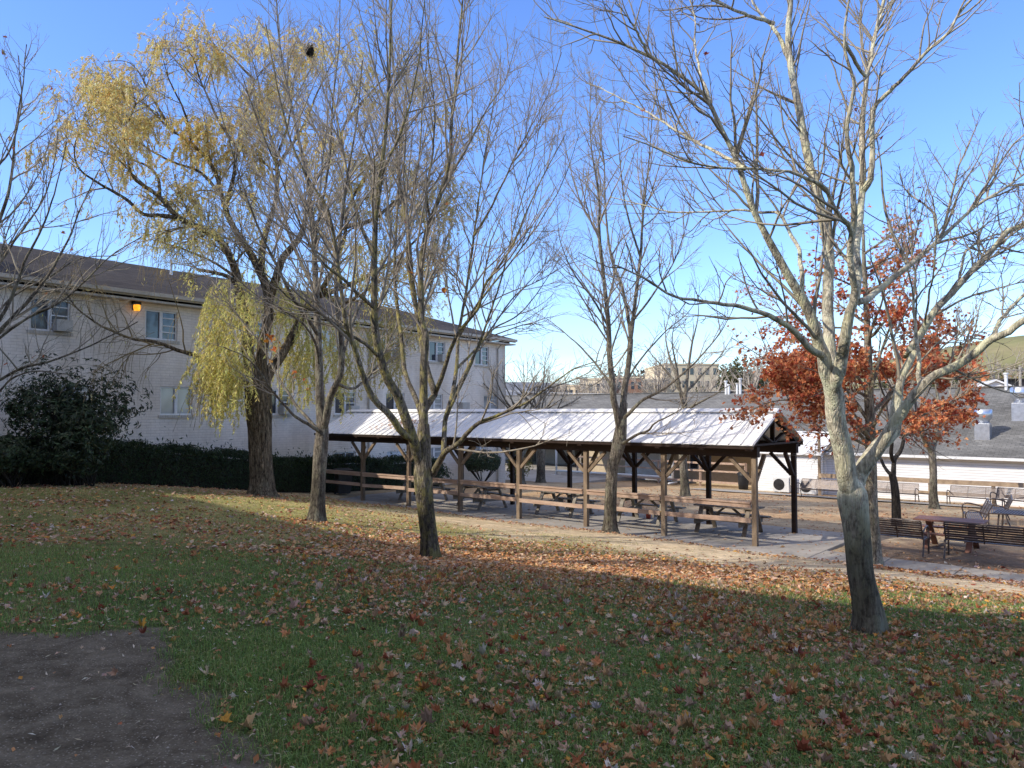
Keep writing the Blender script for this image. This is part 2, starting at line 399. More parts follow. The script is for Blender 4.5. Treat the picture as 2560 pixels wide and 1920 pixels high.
# ------------------------------------------------------------------ mesh helpers
def mesh_np(name, verts, faces, mat, parent=None, smooth=True, col=None, extra=None):
    """faces: list of (n,k) int arrays"""
    me = bpy.data.meshes.new(name)
    verts = np.asarray(verts, np.float32)
    me.vertices.add(len(verts)); me.vertices.foreach_set('co', verts.ravel())
    loops = np.concatenate([f.ravel() for f in faces]).astype(np.int32)
    tot = np.concatenate([np.full(len(f), f.shape[1], np.int32) for f in faces])
    start = np.concatenate([[0], np.cumsum(tot)[:-1]]).astype(np.int32)
    me.loops.add(len(loops)); me.loops.foreach_set('vertex_index', loops)
    me.polygons.add(len(tot)); me.polygons.foreach_set('loop_start', start); me.polygons.foreach_set('loop_total', tot)
    me.update(calc_edges=True)
    me.polygons.foreach_set('use_smooth', np.full(len(tot), smooth, bool))
    for nm, c in (('Col', col), ('Mask', extra)):
        if c is not None:
            at_ = me.color_attributes.new(nm, 'FLOAT_COLOR', 'POINT')
            c4 = np.ones((len(verts), 4), np.float32); c4[:, :3] = c
            at_.data.foreach_set('color', c4.ravel())
    me.materials.append(MATS[mat])
    o = bpy.data.objects.new(name, me); C.objects.link(o)
    if parent is not None: o.parent = parent
    return o

class MB:
    """collects oriented boxes, bars and tubes and links them as one mesh"""
    def __init__(s): s.v = []; s.f = []
    def raw(s, vs, fs):
        n = len(s.v); s.v += [tuple(map(float, q)) for q in vs]; s.f += [[i + n for i in q] for q in fs]
    def box(s, c, size, rot=None):
        hx, hy, hz = [q / 2 for q in size]
        vs = [Vector((x * hx, y * hy, z * hz)) for x in (-1, 1) for y in (-1, 1) for z in (-1, 1)]
        if rot is not None: vs = [rot @ q for q in vs]
        c = Vector(c)
        s.raw([q + c for q in vs], [(0, 1, 3, 2), (4, 6, 7, 5), (0, 4, 5, 1), (2, 3, 7, 6), (0, 2, 6, 4), (1, 5, 7, 3)])
    def b2(s, x0, x1, y0, y1, z0, z1):
        s.box(((x0 + x1) / 2, (y0 + y1) / 2, (z0 + z1) / 2), (x1 - x0, y1 - y0, z1 - z0))
    def bar(s, p0, p1, w, h, up=(0, 0, 1)):
        p0, p1 = Vector(p0), Vector(p1); d = (p1 - p0); ln = d.length; d.normalize()
        u = Vector(up)
        if abs(d.dot(u)) > 0.98: u = Vector((0, 1, 0))
        sx = d.cross(u).normalized(); uz = sx.cross(d)
        m = Matrix((d, sx, uz)).transposed()
        s.box((p0 + p1) / 2, (ln, w, h), m)
    def tube(s, pts, r, n=8, closed=False, cap=True):
        P = [Vector(p) for p in pts]; k = len(P); base = len(s.v); rs = r if hasattr(r, '__len__') else [r] * k
        ref = None; vs = []
        for i in range(k):
            t = (P[min(i + 1, k - 1)] - P[max(i - 1, 0)]).normalized()
            if ref is None:
                ref = t.orthogonal().normalized()
            ref = (ref - t * ref.dot(t)).normalized(); bt = t.cross(ref)
            for j in range(n):
                a = 2 * math.pi * j / n
                vs.append(P[i] + (ref * math.cos(a) + bt * math.sin(a)) * rs[i])
        fs = []
        for i in range(k - 1):
            for j in range(n):
                fs.append((i * n + j, i * n + (j + 1) % n, (i + 1) * n + (j + 1) % n, (i + 1) * n + j))
        if cap:
            fs.append(tuple(range(n))[::-1]); fs.append(tuple((k - 1) * n + j for j in range(n)))
        s.raw(vs, fs)
    def build(s, name, mat, parent=None, smooth=False, bevel=0.0):
        me = bpy.data.meshes.new(name); me.from_pydata(s.v, [], s.f); me.materials.append(MATS[mat]); me.update()
        if smooth:
            for p in me.polygons: p.use_smooth = True
        o = bpy.data.objects.new(name, me); C.objects.link(o)
        if parent is not None: o.parent = parent
        if bevel:
            bv = o.modifiers.new('bevel', 'BEVEL'); bv.width = bevel; bv.segments = 2; bv.limit_method = 'ANGLE'
        return o

def thing(name, label, cat, loc=(0, 0, 0), rz=0.0, group=None):
    o = bpy.data.objects.new(name, None); C.objects.link(o)
    o.empty_display_size = 0.3
    o.location = loc; o.rotation_euler = (0, 0, rz)
    tag(o, label, cat, group)
    return o

def tag(o, label, cat, group=None):
    o['label'] = label; o['category'] = cat
    if group: o['group'] = group
    return o

def structure(o):
    o['kind'] = 'structure'; return o

def dup(root, loc, rz, label, group=None):
    r = root.copy(); C.objects.link(r); r.location = loc; r.rotation_euler = (0, 0, rz); r['label'] = label
    if group: r['group'] = group
    for ch in list(root.children):
        c = ch.copy(); C.objects.link(c); c.parent = r
        for g in list(ch.children):
            d = g.copy(); C.objects.link(d); d.parent = c
    return r

# ------------------------------------------------------------------ tubes in bulk
def tubes(P, R, S, rough=0.0):
    n, k, _ = P.shape
    T = np.empty_like(P); T[:, 1:-1] = P[:, 2:] - P[:, :-2]; T[:, 0] = P[:, 1] - P[:, 0]; T[:, -1] = P[:, -1] - P[:, -2]
    T /= np.linalg.norm(T, axis=2, keepdims=True) + 1e-9
    ref = np.cross(P[:, -1] - P[:, 0], np.array([0.31, 0.83, 0.46])); ref /= np.linalg.norm(ref, axis=1, keepdims=True) + 1e-9
    ref = np.repeat(ref[:, None], k, 1)
    ref = ref - T * (ref * T).sum(2, keepdims=True); ref /= np.linalg.norm(ref, axis=2, keepdims=True) + 1e-9
    bt = np.cross(T, ref)
    a = np.arange(S) * 2 * math.pi / S
    rad = np.repeat(R[:, :, None], S, 2)
    if rough:
        rad = rad * (1 + rough * (rng.random((n, k, S)) - 0.5) + rough * 0.8 * (rng.random((n, 1, S)) - 0.5))
    vs = P[:, :, None] + rad[..., None] * (ref[:, :, None] * np.cos(a)[:, None] + bt[:, :, None] * np.sin(a)[:, None])
    i = np.arange(n)[:, None, None] * k * S + np.arange(k - 1)[None, :, None] * S
    j = np.arange(S)[None, None]; j2 = (j + 1) % S
    f = np.stack([i + j, i + j2, i + S + j2, i + S + j], -1).reshape(-1, 4)
    return vs.reshape(-1, 3), f

def join(parts):
    vs, fs, n = [], [], 0
    for v, f in parts:
        vs.append(v); fs.append(f + n); n += len(v)
    return np.concatenate(vs), [np.concatenate(fs)]

def smooth_line(pts, k):
    pts = np.asarray(pts, float)
    e = np.concatenate([[2 * pts[0] - pts[1]], pts, [2 * pts[-1] - pts[-2]]])
    d = np.concatenate([[0], np.cumsum(np.linalg.norm(np.diff(pts[:, :3], axis=0), axis=1))]); d /= d[-1]
    out = []
    for t in np.linspace(0, 1, k):
        i = min(np.searchsorted(d, t, 'right') - 1, len(pts) - 2)
        f = (t - d[i]) / max(d[i + 1] - d[i], 1e-9)
        p0, p1, p2, p3 = e[i], e[i + 1], e[i + 2], e[i + 3]
        out.append(0.5 * (2 * p1 + (p2 - p0) * f + (2 * p0 - 5 * p1 + 4 * p2 - p3) * f * f + (3 * p1 - p0 - 3 * p2 + p3) * f ** 3))
    return np.array(out)

def norm(v):
    return v / (np.linalg.norm(v, axis=-1, keepdims=True) + 1e-9)

UPV = np.array([0, 0, 1.0])

def grow(P, R, per_m, ang, lf, lb, K=6, up=0.2, bend=0.05, curl=0.12, rk=0.011, rmin=0.003, tmin=0.15, maxn=None, lim=None, side=None):
    n, k, _ = P.shape
    seg = np.linalg.norm(np.diff(P, axis=1), axis=2); Lt = seg.sum(1)
    cnt = rng.poisson(per_m * Lt * (1 - tmin))
    idx = np.repeat(np.arange(n), cnt)
    if maxn and len(idx) > maxn: idx = rng.choice(idx, maxn, False)
    m = len(idx)
    t = tmin + (1 - tmin) * rng.random(m) ** 0.9 * 0.995
    fi = t * (k - 1); i0 = np.minimum(fi.astype(int), k - 2); f = (fi - i0)[:, None]
    base = P[idx, i0] * (1 - f) + P[idx, i0 + 1] * f
    tan = norm(P[idx, i0 + 1] - P[idx, i0])
    rp = R[idx, i0] * (1 - f[:, 0]) + R[idx, i0 + 1] * f[:, 0]
    rv = rng.normal(size=(m, 3))
    if side is not None: rv = rv + side
    pe = norm(rv - tan * (rv * tan).sum(1, keepdims=True))
    a = rng.uniform(*ang, m)[:, None]
    d = norm(tan * np.cos(a) + pe * np.sin(a) + UPV * up)
    ln = rng.uniform(0.55, 1.25, m) * (Lt[idx] * (1 - t) * lf + lb)
    if lim: ln = np.minimum(ln, lim)
    r0 = np.minimum(rp * 0.75, ln * rk + rmin)
    Q = np.empty((m, K, 3)); Q[:, 0] = base
    st = (ln / (K - 1))[:, None]
    for i in range(1, K):
        d = norm(d + rng.normal(size=(m, 3)) * curl + UPV * bend)
        Q[:, i] = Q[:, i - 1] + d * st
    tt = np.linspace(0, 1, K)[None]
    Rr = r0[:, None] * (1 - tt) ** 0.8 + rmin * 0.75 * tt
    return Q, np.maximum(Rr, rmin * 0.75)

class Tree:
    def __init__(s, name, label, basepx, Y, bark_m, twig_m, group=None, z=None):
        p = at(basepx[0], basepx[1], Y)
        s.Y = Y
        zz = g1(p[0], p[1]) if z is None else z
        s.base = np.array([p[0], p[1], zz])
        s.o = thing(name, label, 'tree', tuple(s.base), 0, group)
        s.bark, s.twig = bark_m, twig_m
        s.limbs = []; s.levels = []
    def trunk(s, pts, rpx, flare=1.45):
        q = [np.append(at(x, y, s.Y), r * s.Y / F) for (x, y), r in zip(pts, rpx)]
        q[0][:3] = s.base - np.array([0, 0, 0.12])
        L_ = smooth_line(q, 46)
        t = np.linalg.norm(L_[:, :3] - L_[0, :3], axis=1)
        L_[:, 3] *= 1 + (flare - 1) * np.exp(-t / 0.22)
        s.tr = L_
        return s
    def limb(s, pts, d0, d1, r0, r1, K=24, pw=1.0, rp=None):
        """polyline of picture points, depth offset d0 -> d1, radius in metres"""
        K = 40; n = len(pts); q = []
        for i, (x, y) in enumerate(pts):
            f = i / (n - 1)
            q.append(at(x, y, s.Y + d0 + (d1 - d0) * f ** 0.9))
        L_ = smooth_line(q, K)
        L_[1:] += np.cumsum(rng.normal(size=(K - 1, 3)), 0) * 0.004
        f = np.linspace(0, 1, K)
        ex = np.concatenate([s.tr[:, :3]] + [l[0][:-3] for l in s.limbs])
        dd = np.hypot(ex[:, 0] / ex[:, 1] - L_[0, 0] / L_[0, 1], ex[:, 2] / ex[:, 1] - L_[0, 2] / L_[0, 1]) * F
        if dd.min() < 24:
            L_ = L_ + (ex[dd.argmin()] - L_[0])[None] * ((1 - f) ** 2.2)[:, None]
        s.limbs.append((L_, np.interp(f, [q_[0] for q_ in rp], [q_[1] for q_ in rp]) if rp else r1 + (r0 - r1) * (1 - f) ** 1.35))
    def limb3(s, pts, r0, r1, K=40):
        L_ = smooth_line(pts, K); f = np.linspace(0, 1, K)
        s.limbs.append((L_, r0 + (r1 - r0) * f))
    def trunk_mesh(s, S=30, rough=0.06):
        P, Rr = s.tr[None, :, :3], s.tr[None, :, 3]
        v, f = tubes(P, Rr, S)
        k = P.shape[1]; v = v.reshape(k, S, 3); c = P[0][:, None]
        t = np.concatenate([[0], np.cumsum(np.linalg.norm(np.diff(P[0], axis=0), axis=1))])[:, None]
        a = np.arange(S)[None] * 2 * math.pi / S
        ph = rng.uniform(0, 6.28, 3)
        lobe = 0.5 + 0.5 * np.cos(a * 4 + ph[0] + 0.5 * np.sin(a + ph[1]))
        m = 1 + 0.42 * lobe * np.exp(-t / 0.16) + 0.10 * (lobe - 0.5) * np.exp(-t / 0.9)
        m = m + rough * (fbm(np.cos(a) * 1.6 + 9 + t * 0, np.sin(a) * 1.6 + t * 2.2, int(ph[2] * 90), 4) - 0.5) * 2.4
        v = c + (v - c) * m[..., None]
        return v.reshape(-1, 3), f
    def finish(s, levels, sides=12, rough=0.10, leaves=None):
        LP = np.array([l[0] for l in s.limbs]); LR = np.array([l[1] for l in s.limbs])
        parts = [s.trunk_mesh(), tubes(LP, LR, sides, rough)]
        v, f = join(parts)
        mesh_np('trunk', v - s.base, f, s.bark, s.o)
        P, Rr = LP, LR; tw = []
        s.levels = [(LP, LR)]
        for i, kw in enumerate(levels):
            kw = dict(kw); src = kw.pop('src', -1); S = kw.pop('S', 4)
            P, Rr = s.levels[src]
            Q, q = grow(P, Rr, **kw)
            s.levels.append((Q, q)); tw.append(tubes(Q, q, S))
        v, f = join(tw)
        mesh_np('crown', v - s.base, f, s.twig, s.o)
        return s

# leaf cards -------------------------------------------------------
MAPLE = np.array([(0, -0.5), (0.10, -0.22), (0.34, -0.36), (0.32, -0.16), (0.52, -0.02), (0.36, 0.08), (0.42, 0.30), (0.22, 0.22), (0.14, 0.30), (0, 0.55),
                  (-0.14, 0.30), (-0.22, 0.22), (-0.42, 0.30), (-0.36, 0.08), (-0.52, -0.02), (-0.32, -0.16), (-0.34, -0.36), (-0.10, -0.22)])
def leaf_cards(P, size, nrm, col, kind='quad', aspect=0.5, curl=0.25, axis=None):
    n = len(P)
    nrm = norm(nrm)
    rv = rng.normal(size=(n, 3)) if axis is None else axis
    ax = norm(rv - nrm * (rv * nrm).sum(1, keepdims=True)); ay = np.cross(nrm, ax)  # bright far tone paints sunlight, held back at left as painted shade
    if kind == 'maple':
        T = np.concatenate([[(0, 0)], MAPLE]); k = len(T)
        h = (np.hypot(T[:, 0], T[:, 1]) ** 2)
        fa = np.array([(0, i, i % (k - 1) + 1) for i in range(1, k)])
        cz = rng.uniform(-0.5, 1.0, n) * curl
        cz2 = rng.normal(size=n) * curl * 0.6
        z = h[None] * cz[:, None] * 1.6 + T[None, :, 0] * T[None, :, 1] * cz2[:, None] * 2.5
        asp = rng.uniform(0.45, 1.0, n)
        fold = np.abs(rng.normal(size=n)) * curl * 0.7
        z = z + np.abs(T[None, :, 0]) * fold[:, None] + rng.normal(size=(n, k)) * 0.05
        tx = T[None, :, 0] * asp[:, None] + rng.normal(size=(n, k)) * 0.045
        vs = P[:, None] + size[:, None, None] * (ax[:, None] * T[None, :, 1, None] + ay[:, None] * tx[..., None] + nrm[:, None] * z[..., None])
        f = (np.arange(n)[:, None, None] * k + fa[None]).reshape(-1, 3)
    else:
        k = 4
        T = np.array([(-0.5, 0, 0), (0, -aspect / 2, 1), (0.5, 0, 0), (0, aspect / 2, 1)])
        cz = rng.uniform(-1, 1, n) * curl * 0.4
        vs = P[:, None] + size[:, None, None] * (ax[:, None] * T[None, :, 0, None] + ay[:, None] * T[None, :, 1, None] + nrm[:, None] * (T[None, :, 2] * cz[:, None])[..., None])
        f = (np.arange(n)[:, None] * 4 + np.arange(4)[None])
    return vs.reshape(-1, 3), f, np.repeat(col, k, axis=0)

def pick_col(n, pal, w=None, var=0.25):
    pal = np.array(pal, float)
    i = rng.choice(len(pal), n, p=None if w is None else np.array(w) / sum(w))
    c = pal[i] * rng.uniform(1 - var, 1 + var, (n, 1)) * rng.uniform(0.92, 1.08, (n, 3))
    return np.clip(c, 0.005, 0.9)

def sample_on(levels, n, tlo=0.3):
    P = levels[0]
    i = rng.integers(0, len(P), n); t = rng.uniform(tlo, 1, n) * (P.shape[1] - 1)
    j = np.minimum(t.astype(int), P.shape[1] - 2); f = (t - j)[:, None]
    return P[i, j] * (1 - f) + P[i, j + 1] * f, norm(P[i, j + 1] - P[i, j])

#@@SECTION_BODY

# ================================================================== SETTING: ground sheet
def axis_grid(lo, hi, fine_lo, fine_hi, step):
    a = np.arange(fine_lo, fine_hi + 1e-6, step)
    out = []; x = fine_hi; st = step
    while x < hi:
        st *= 1.13; x += st; out.append(x)
    left = []; x = fine_lo; st = step
    while x > lo:
        st *= 1.13; x -= st; left.append(x)
    return np.concatenate([left[::-1], a, out])

gx = axis_grid(-1600, 1600, -9, 12, 0.14)
gy = axis_grid(-400, 2200, 2.5, 28, 0.14)
GX, GY = np.meshgrid(gx, gy)
GZ = ground(GX, GY)
fx, fy = GX.ravel(), GY.ravel()
gm = np.clip(patch_mask(fx, fy), 0, 1); bm = bare_mask(fx, fy); cm = court_mask(fx, fy)
nz = fbm(fx * 0.45, fy * 0.45, 3); nz2 = fbm(fx * 2.2, fy * 2.2, 9)
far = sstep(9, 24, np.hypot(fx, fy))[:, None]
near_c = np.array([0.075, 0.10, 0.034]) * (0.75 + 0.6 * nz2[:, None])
far_c = np.array([0.50, 0.42, 0.17]) * (0.8 + 0.5 * nz[:, None])  # dry far lawn, colour raised to paint the sunlight on it
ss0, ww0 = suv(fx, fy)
far_c = far_c * (0.40 + 0.60 * sstep(-10, -5.5, fx + (nz - 0.5) * 4))[:, None]  # left side darkened to paint the shade lying there
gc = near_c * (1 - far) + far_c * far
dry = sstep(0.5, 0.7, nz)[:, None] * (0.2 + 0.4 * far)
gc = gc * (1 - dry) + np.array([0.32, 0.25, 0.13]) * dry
earth = np.array([0.66, 0.52, 0.33]) * (0.75 + 0.5 * nz2[:, None])
mulch = np.array([0.20, 0.145, 0.10]) * (0.75 + 0.5 * nz2[:, None])
ss_, ww_ = suv(fx, fy)
lf = sstep(-1, -5, ss_)[:, None]
ec = earth * (1 - lf) + mulch * lf
gc = gc * (1 - bm[:, None]) + ec * bm[:, None]
court = (np.array([0.45, 0.35, 0.22]) * (1 - sstep(0.42, 0.62, nz)[:, None]) + np.array([0.50, 0.335, 0.185]) * sstep(0.42, 0.62, nz)[:, None]) * (0.8 + 0.4 * nz2[:, None])
gc = gc * (1 - cm[:, None]) + court * cm[:, None]
mu = (sstep(16.8, 18.2, ss_ + (nz - .5) * 1.5) * sstep(0.4, 0.7, ww_) * sstep(4.6, 3.4, ww_ + (nz2 - .5) * 2.5))[:, None] * 0.85
gc = gc * (1 - mu) + np.array([0.19, 0.135, 0.10]) * (0.7 + 0.6 * nz2[:, None]) * mu
# grey gravel shoulder along the path
gv = (sstep(-2.0, -1.0, ww_ + (nz - .5) * 1.5) * sstep(0.5, -0.5, ww_) * sstep(13, 17, ss_ + (nz - .5) * 4))[:, None] * 0.75
gc = gc * (1 - gv) + np.array([0.36, 0.31, 0.255]) * gv
mask = np.stack([np.clip(0.35 + cm * 0.4 + far[:, 0] * 0.4, 0, 1) * (1 - sstep(60, 120, np.hypot(fx, fy))), gm, bm], 1)
ny_, nx_ = GX.shape
ii = np.arange((ny_ - 1) * nx_).reshape(ny_ - 1, nx_)[:, :-1].ravel()
gf = np.stack([ii, ii + 1, ii + nx_ + 1, ii + nx_], 1)
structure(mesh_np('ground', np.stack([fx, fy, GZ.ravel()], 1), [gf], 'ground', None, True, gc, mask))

# concrete slab and path (own local frame along the pavilion)
PAV = (PO[0], PO[1], 0.0)
def frame_obj(o):
    o.location = PAV; o.rotation_euler = (0, 0, -UA); return o
m = MB(); m.b2(-1.6, 17.3, -0.75, 3.75, SLAB_Z - 0.3, SLAB_Z)
sl = m.build('concrete_slab', 'concrete', None, False, 0.015); structure(frame_obj(sl))
m = MB()
for k in range(8):
    m.b2(17.31 + k * 1.5, 17.31 + k * 1.5 + 1.485, -0.72, 0.55, SLAB_Z - 0.3, SLAB_Z - 0.005 - 0.012 * k)
structure(frame_obj(m.build('path', 'concrete', None, False, 0.012)))
m = MB()      # walk along the low building
LBX = np.array([0.755, -0.656, 0.0]); LBY = np.array([0.656, 0.755, 0.0]); LBO = np.array([17.1, 42.0, 0.0]); LBA = math.atan2(-0.656, 0.755)
pts = []
for k in range(30):
    t = -6 + k * 1.0
    for y in (-4.6, -3.1):
        p = LBO + LBX * t + LBY * y
        pts.append((p[0], p[1], g1(p[0], p[1]) + 0.05))
mesh_np('pavement', pts, [np.array([(2 * k, 2 * k + 2, 2 * k + 3, 2 * k + 1) for k in range(29)])], 'concrete')['kind'] = 'structure'
m = MB(); m.b2(-32, -13, -6.5, 8.6, -4.75, -4.28)
o = m.build('porch_slab', 'concrete'); o.location = (LBO[0], LBO[1], 0); o.rotation_euler = (0, 0, LBA); structure(o)

# ------------------------------------------------------------------ distant hills
def hill(name, cx, cy, rx, ry, h, rot, mat, z0=-7, n=60):
    a = np.linspace(-2.6, 2.6, n); X, Y = np.meshgrid(a, a)
    Z = h * np.exp(-(X ** 2 + Y ** 2) * 0.8) * (0.85 + 0.3 * fbm(X * 2 + cx, Y * 2 + cy, 77)) + z0 - 0.5
    c, s_ = math.cos(rot), math.sin(rot)
    x = cx + rx * X * c - ry * Y * s_; y = cy + rx * X * s_ + ry * Y * c
    ii = np.arange((n - 1) * n).reshape(n - 1, n)[:, :-1].ravel()
    structure(mesh_np(name, np.stack([x.ravel(), y.ravel(), Z.ravel()], 1), [np.stack([ii, ii + 1, ii + n + 1, ii + n], 1)], mat))
hill('hill', 215, 290, 120, 75, 37, 0.1, 'hill_grass')
hill('hills', -60, 1500, 500, 140, 66, 0.1, 'hazed_hill', -10)
hill('hills', 520, 1250, 420, 140, 75, -0.2, 'hazed_hill', -10)

# ================================================================== LEFT BRICK BUILDING
BX = np.array([0.588, 0.809, 0]); BY = np.array([-0.809, 0.588, 0]); BO = np.array([-12.86, 28.1, 0.0]); BA = math.atan2(0.809, 0.588)
def wall_holes(mb, x0, x1, z0, z1, holes, depth=0.14, y=0.0):
    xs = sorted({x0, x1, *[h[0] for h in holes], *[h[1] for h in holes]}); zs = sorted({z0, z1, *[h[2] for h in holes], *[h[3] for h in holes]})
    for i in range(len(xs) - 1):
        for j in range(len(zs) - 1):
            cx, cz = (xs[i] + xs[i + 1]) / 2, (zs[j] + zs[j + 1]) / 2
            if any(h[0] < cx < h[1] and h[2] < cz < h[3] for h in holes): continue
            mb.raw([(xs[i], y, zs[j]), (xs[i + 1], y, zs[j]), (xs[i + 1], y, zs[j + 1]), (xs[i], y, zs[j + 1])], [(0, 1, 2, 3)])
    for a, b, c, d in holes:
        for q in ([(a, c), (a, d)], [(b, d), (b, c)], [(a, d), (b, d)], [(b, c), (a, c)]):
            (p, r), (s_, t) = q
            mb.raw([(p, y, r), (s_, y, t), (s_, y + depth, t), (p, y + depth, r)], [(0, 1, 2, 3)])

def window(parent, x0, x1, z0, z1, style='sash', ac=False, curtain=False, y=0.0, sill=True, sill_mat='fascia'):
    f = MB(); t = 0.06; ya, yb = y + 0.05, y + 0.12
    f.b2(x0, x0 + t, ya, yb, z0, z1); f.b2(x1 - t, x1, ya, yb, z0, z1)
    f.b2(x0 + t, x1 - t, ya, yb, z1 - t, z1); f.b2(x0 + t, x1 - t, ya, yb, z0, z0 + t)
    xm = (x0 + x1) / 2
    f.b2(xm - 0.055, xm + 0.055, ya - 0.01, yb, z0 + t, z1 - t)
    if style == 'sash':
        h = (z1 - z0)
        for zz in (0.28, 0.5, 0.76):
            f.b2(xm + 0.055, x1 - t, ya + 0.012, yb, z0 + h * zz - 0.02, z0 + h * zz + 0.02)
    w = f.build('window', 'white_paint', parent)
    p = MB(); p.b2(x0 + t, xm - 0.055, y + 0.10, y + 0.11, z0 + t, z1 - t); p.b2(xm + 0.055, x1 - t, y + 0.10, y + 0.11, z0 + t, z1 - t)
    p.build('pane', 'pane_curtain' if curtain else 'pane_dark', w)
    if sill:
        s_ = MB()
        n = int((x1 - x0 + 0.16) / 0.085)
        for k in range(n):
            a = x0 - 0.08 + k * (x1 - x0 + 0.16) / n
            s_.b2(a + 0.004, a + (x1 - x0 + 0.16) / n - 0.004, y - 0.045, y + 0.05, z0 - 0.11, z0 - 0.002)
        s_.build('sill', sill_mat, w)
    if ac:
        a = MB(); ax0 = xm + 0.09; ax1 = x1 - 0.04
        a.b2(ax0, ax1, y - 0.28, y + 0.095, z0 + 0.02, z0 + 0.40)
        for k in range(8): a.b2(ax0 + 0.04, ax1 - 0.04, y - 0.288, y - 0.28, z0 + 0.05 + k * 0.042, z0 + 0.07 + k * 0.042)
        a.build('air_conditioner', 'ac_beige', w)
    return w

bl = thing('brick_building', 'long white painted brick building with dark shingle roof behind the hedge', 'building', tuple(BO), BA)
X0B, X1B, ZB0, ZE = -22.0, 21.2, -6.0, 4.28
win = []
for x, ac, cu in ((-15.6, False, True), (-11.4, True, False), (-7.6, False, False), (-3.78, True, False), (0.02, False, False), (4.1, True, False), (8.1, False, True), (11.9, True, False), (15.2, True, False), (19.0, False, False)):
    win.append((x - 0.62, x + 0.62, 2.62, 3.70, 'sash', ac, cu))
for x, ac, cu in ((-15.0, False, True), (-11.0, True, False), (-6.6, True, False), (-3.0, False, True), (0.65, False, True), (5.17, True, False), (8.9, True, False), (12.1, False, False), (15.0, False, True), (19.8, False, True)):
    win.append((x - 0.64, x + 0.64, -0.13, 0.93, 'plain' if x == 0.65 else 'sash', ac, cu))
for x, ac, cu in ((8.9, False, False), (15.0, False, True), (18.9, False, True)):
    win.append((x - 0.64, x + 0.64, -2.95, -1.85, 'sash', ac, cu))
holes = [(w[0], w[1], w[2], w[3]) for w in win] + [(11.55, 12.65, -4.3, -1.95), (16.95, 17.55, -0.02, 0.5)]
m = MB(); wall_holes(m, X0B, X1B, ZB0, ZE - 0.35, holes)
m.raw([(X1B, 0, ZB0), (X1B, 12, ZB0), (X1B, 12, ZE - 0.35), (X1B, 0, ZE - 0.35)], [(0, 1, 2, 3)])
m.raw([(X0B, 0, ZB0), (X0B, 12, ZB0), (X0B, 12, ZE - 0.35), (X0B, 0, ZE - 0.35)], [(3, 2, 1, 0)])
m.raw([(X0B, 12, ZB0), (X1B, 12, ZB0), (X1B, 12, ZE - 0.35), (X0B, 12, ZE - 0.35)], [(3, 2, 1, 0)])
m.build('wall', 'painted_brick', bl)
for w in win: window(bl, *w[:4], w[4], w[5], w[6])
m = MB(); m.b2(11.55, 12.65, 0.06, 0.12, -4.3, -1.95); d = m.build('door', 'white_paint', bl)
m = MB(); m.b2(11.62, 11.70, 0.02, 0.06, -3.2, -3.05); m.build('handle', 'galvanised', d)
m = MB(); m.b2(16.95, 17.55, -0.30, 0.12, -0.02, 0.5)
for k in range(5): m.b2(17.0 + k * 0.11, 17.05 + k * 0.11, -0.312, -0.30, 0.02, 0.46)
m.build('air_conditioner', 'ac_beige', bl)
# roof: hipped, low slope, overhanging; soffit board and gutter
OV = 0.45; RZ = 6.42; RY = 6.0; HIP = 6.6
m = MB()
e0, e1 = X0B - OV, X1B + OV
ze = ZE - 0.02
m.raw([(e0, -OV, ze), (e1, -OV, ze), (e1 - HIP, RY, RZ), (e0 + HIP, RY, RZ)], [(0, 1, 2, 3)])
m.raw([(e1, -OV, ze), (e1, 12 + OV, ze), (e1 - HIP, RY, RZ)], [(0, 1, 2)])
m.raw([(e1, 12 + OV, ze), (e0, 12 + OV, ze), (e0 + HIP, RY, RZ), (e1 - HIP, RY, RZ)], [(0, 1, 2, 3)])
m.raw([(e0, 12 + OV, ze), (e0, -OV, ze), (e0 + HIP, RY, RZ)], [(0, 1, 2)])
rf = m.build('roof', 'shingle_dark', bl)
for xx in (-6.2, 3.0):
    m = MB(); m.tube([(xx, 4.6, 5.8), (xx, 4.6, 6.6)], 0.06, 10); m.build('vent_pipe', 'galvanised', rf)
m = MB(); m.b2(e0, e1, -OV + 0.01, 0.0, ZE - 0.37, ZE - 0.30); m.b2(e0, e1, -OV + 0.012, -OV + 0.04, ZE - 0.22, ZE - 0.05)
m.b2(e1 - 0.05, e1 - 0.01, 0.0, 12 + OV, ZE - 0.30, ZE - 0.05); m.b2(X1B + 0.003, e1 - 0.05, 0.0, 12 + OV, ZE - 0.37, ZE - 0.30)
m.build('soffit', 'fascia', bl)
m = MB()
m.b2(e0, e1, -OV - 0.11, -OV + 0.008, ZE - 0.17, ZE - 0.155); m.b2(e0, e1, -OV - 0.12, -OV - 0.10, ZE - 0.155, ZE - 0.035)
m.tube([(20.4, -OV - 0.05, ZE - 0.2), (20.4, -0.06, ZE - 0.65), (20.4, -0.06, -4.4)], 0.045, 8)
m.build('gutter', 'fascia', bl)
for xx in (-9.4, 10.3):
    m = MB(); m.tube([(xx, -OV - 0.05, ZE - 0.2), (xx, -0.07, ZE - 0.65), (xx, -0.07, -4.4)], 0.045, 8); m.build('downpipe', 'fascia', bl)
# wall lamp
wl = thing('wall_lamp', 'amber wall lamp glowing under the eave of the white brick building', 'lamp', tuple(BO + BX * (-1.0) + BY * (-0.02) + np.array([0, 0, 3.62])), BA)
m = MB(); m.b2(-0.13, 0.13, -0.20, -0.015, 0.17, 0.29); m.b2(-0.10, 0.10, -0.06, -0.012, 0.0, 0.17); m.build('housing', 'dark_door', wl)
m = MB(); m.tube([(0, -0.135, 0.168), (0, -0.14, 0.05), (0, -0.135, -0.04)], [0.115, 0.12, 0.10], 12); m.build('lens', 'amber_lens', wl, True)

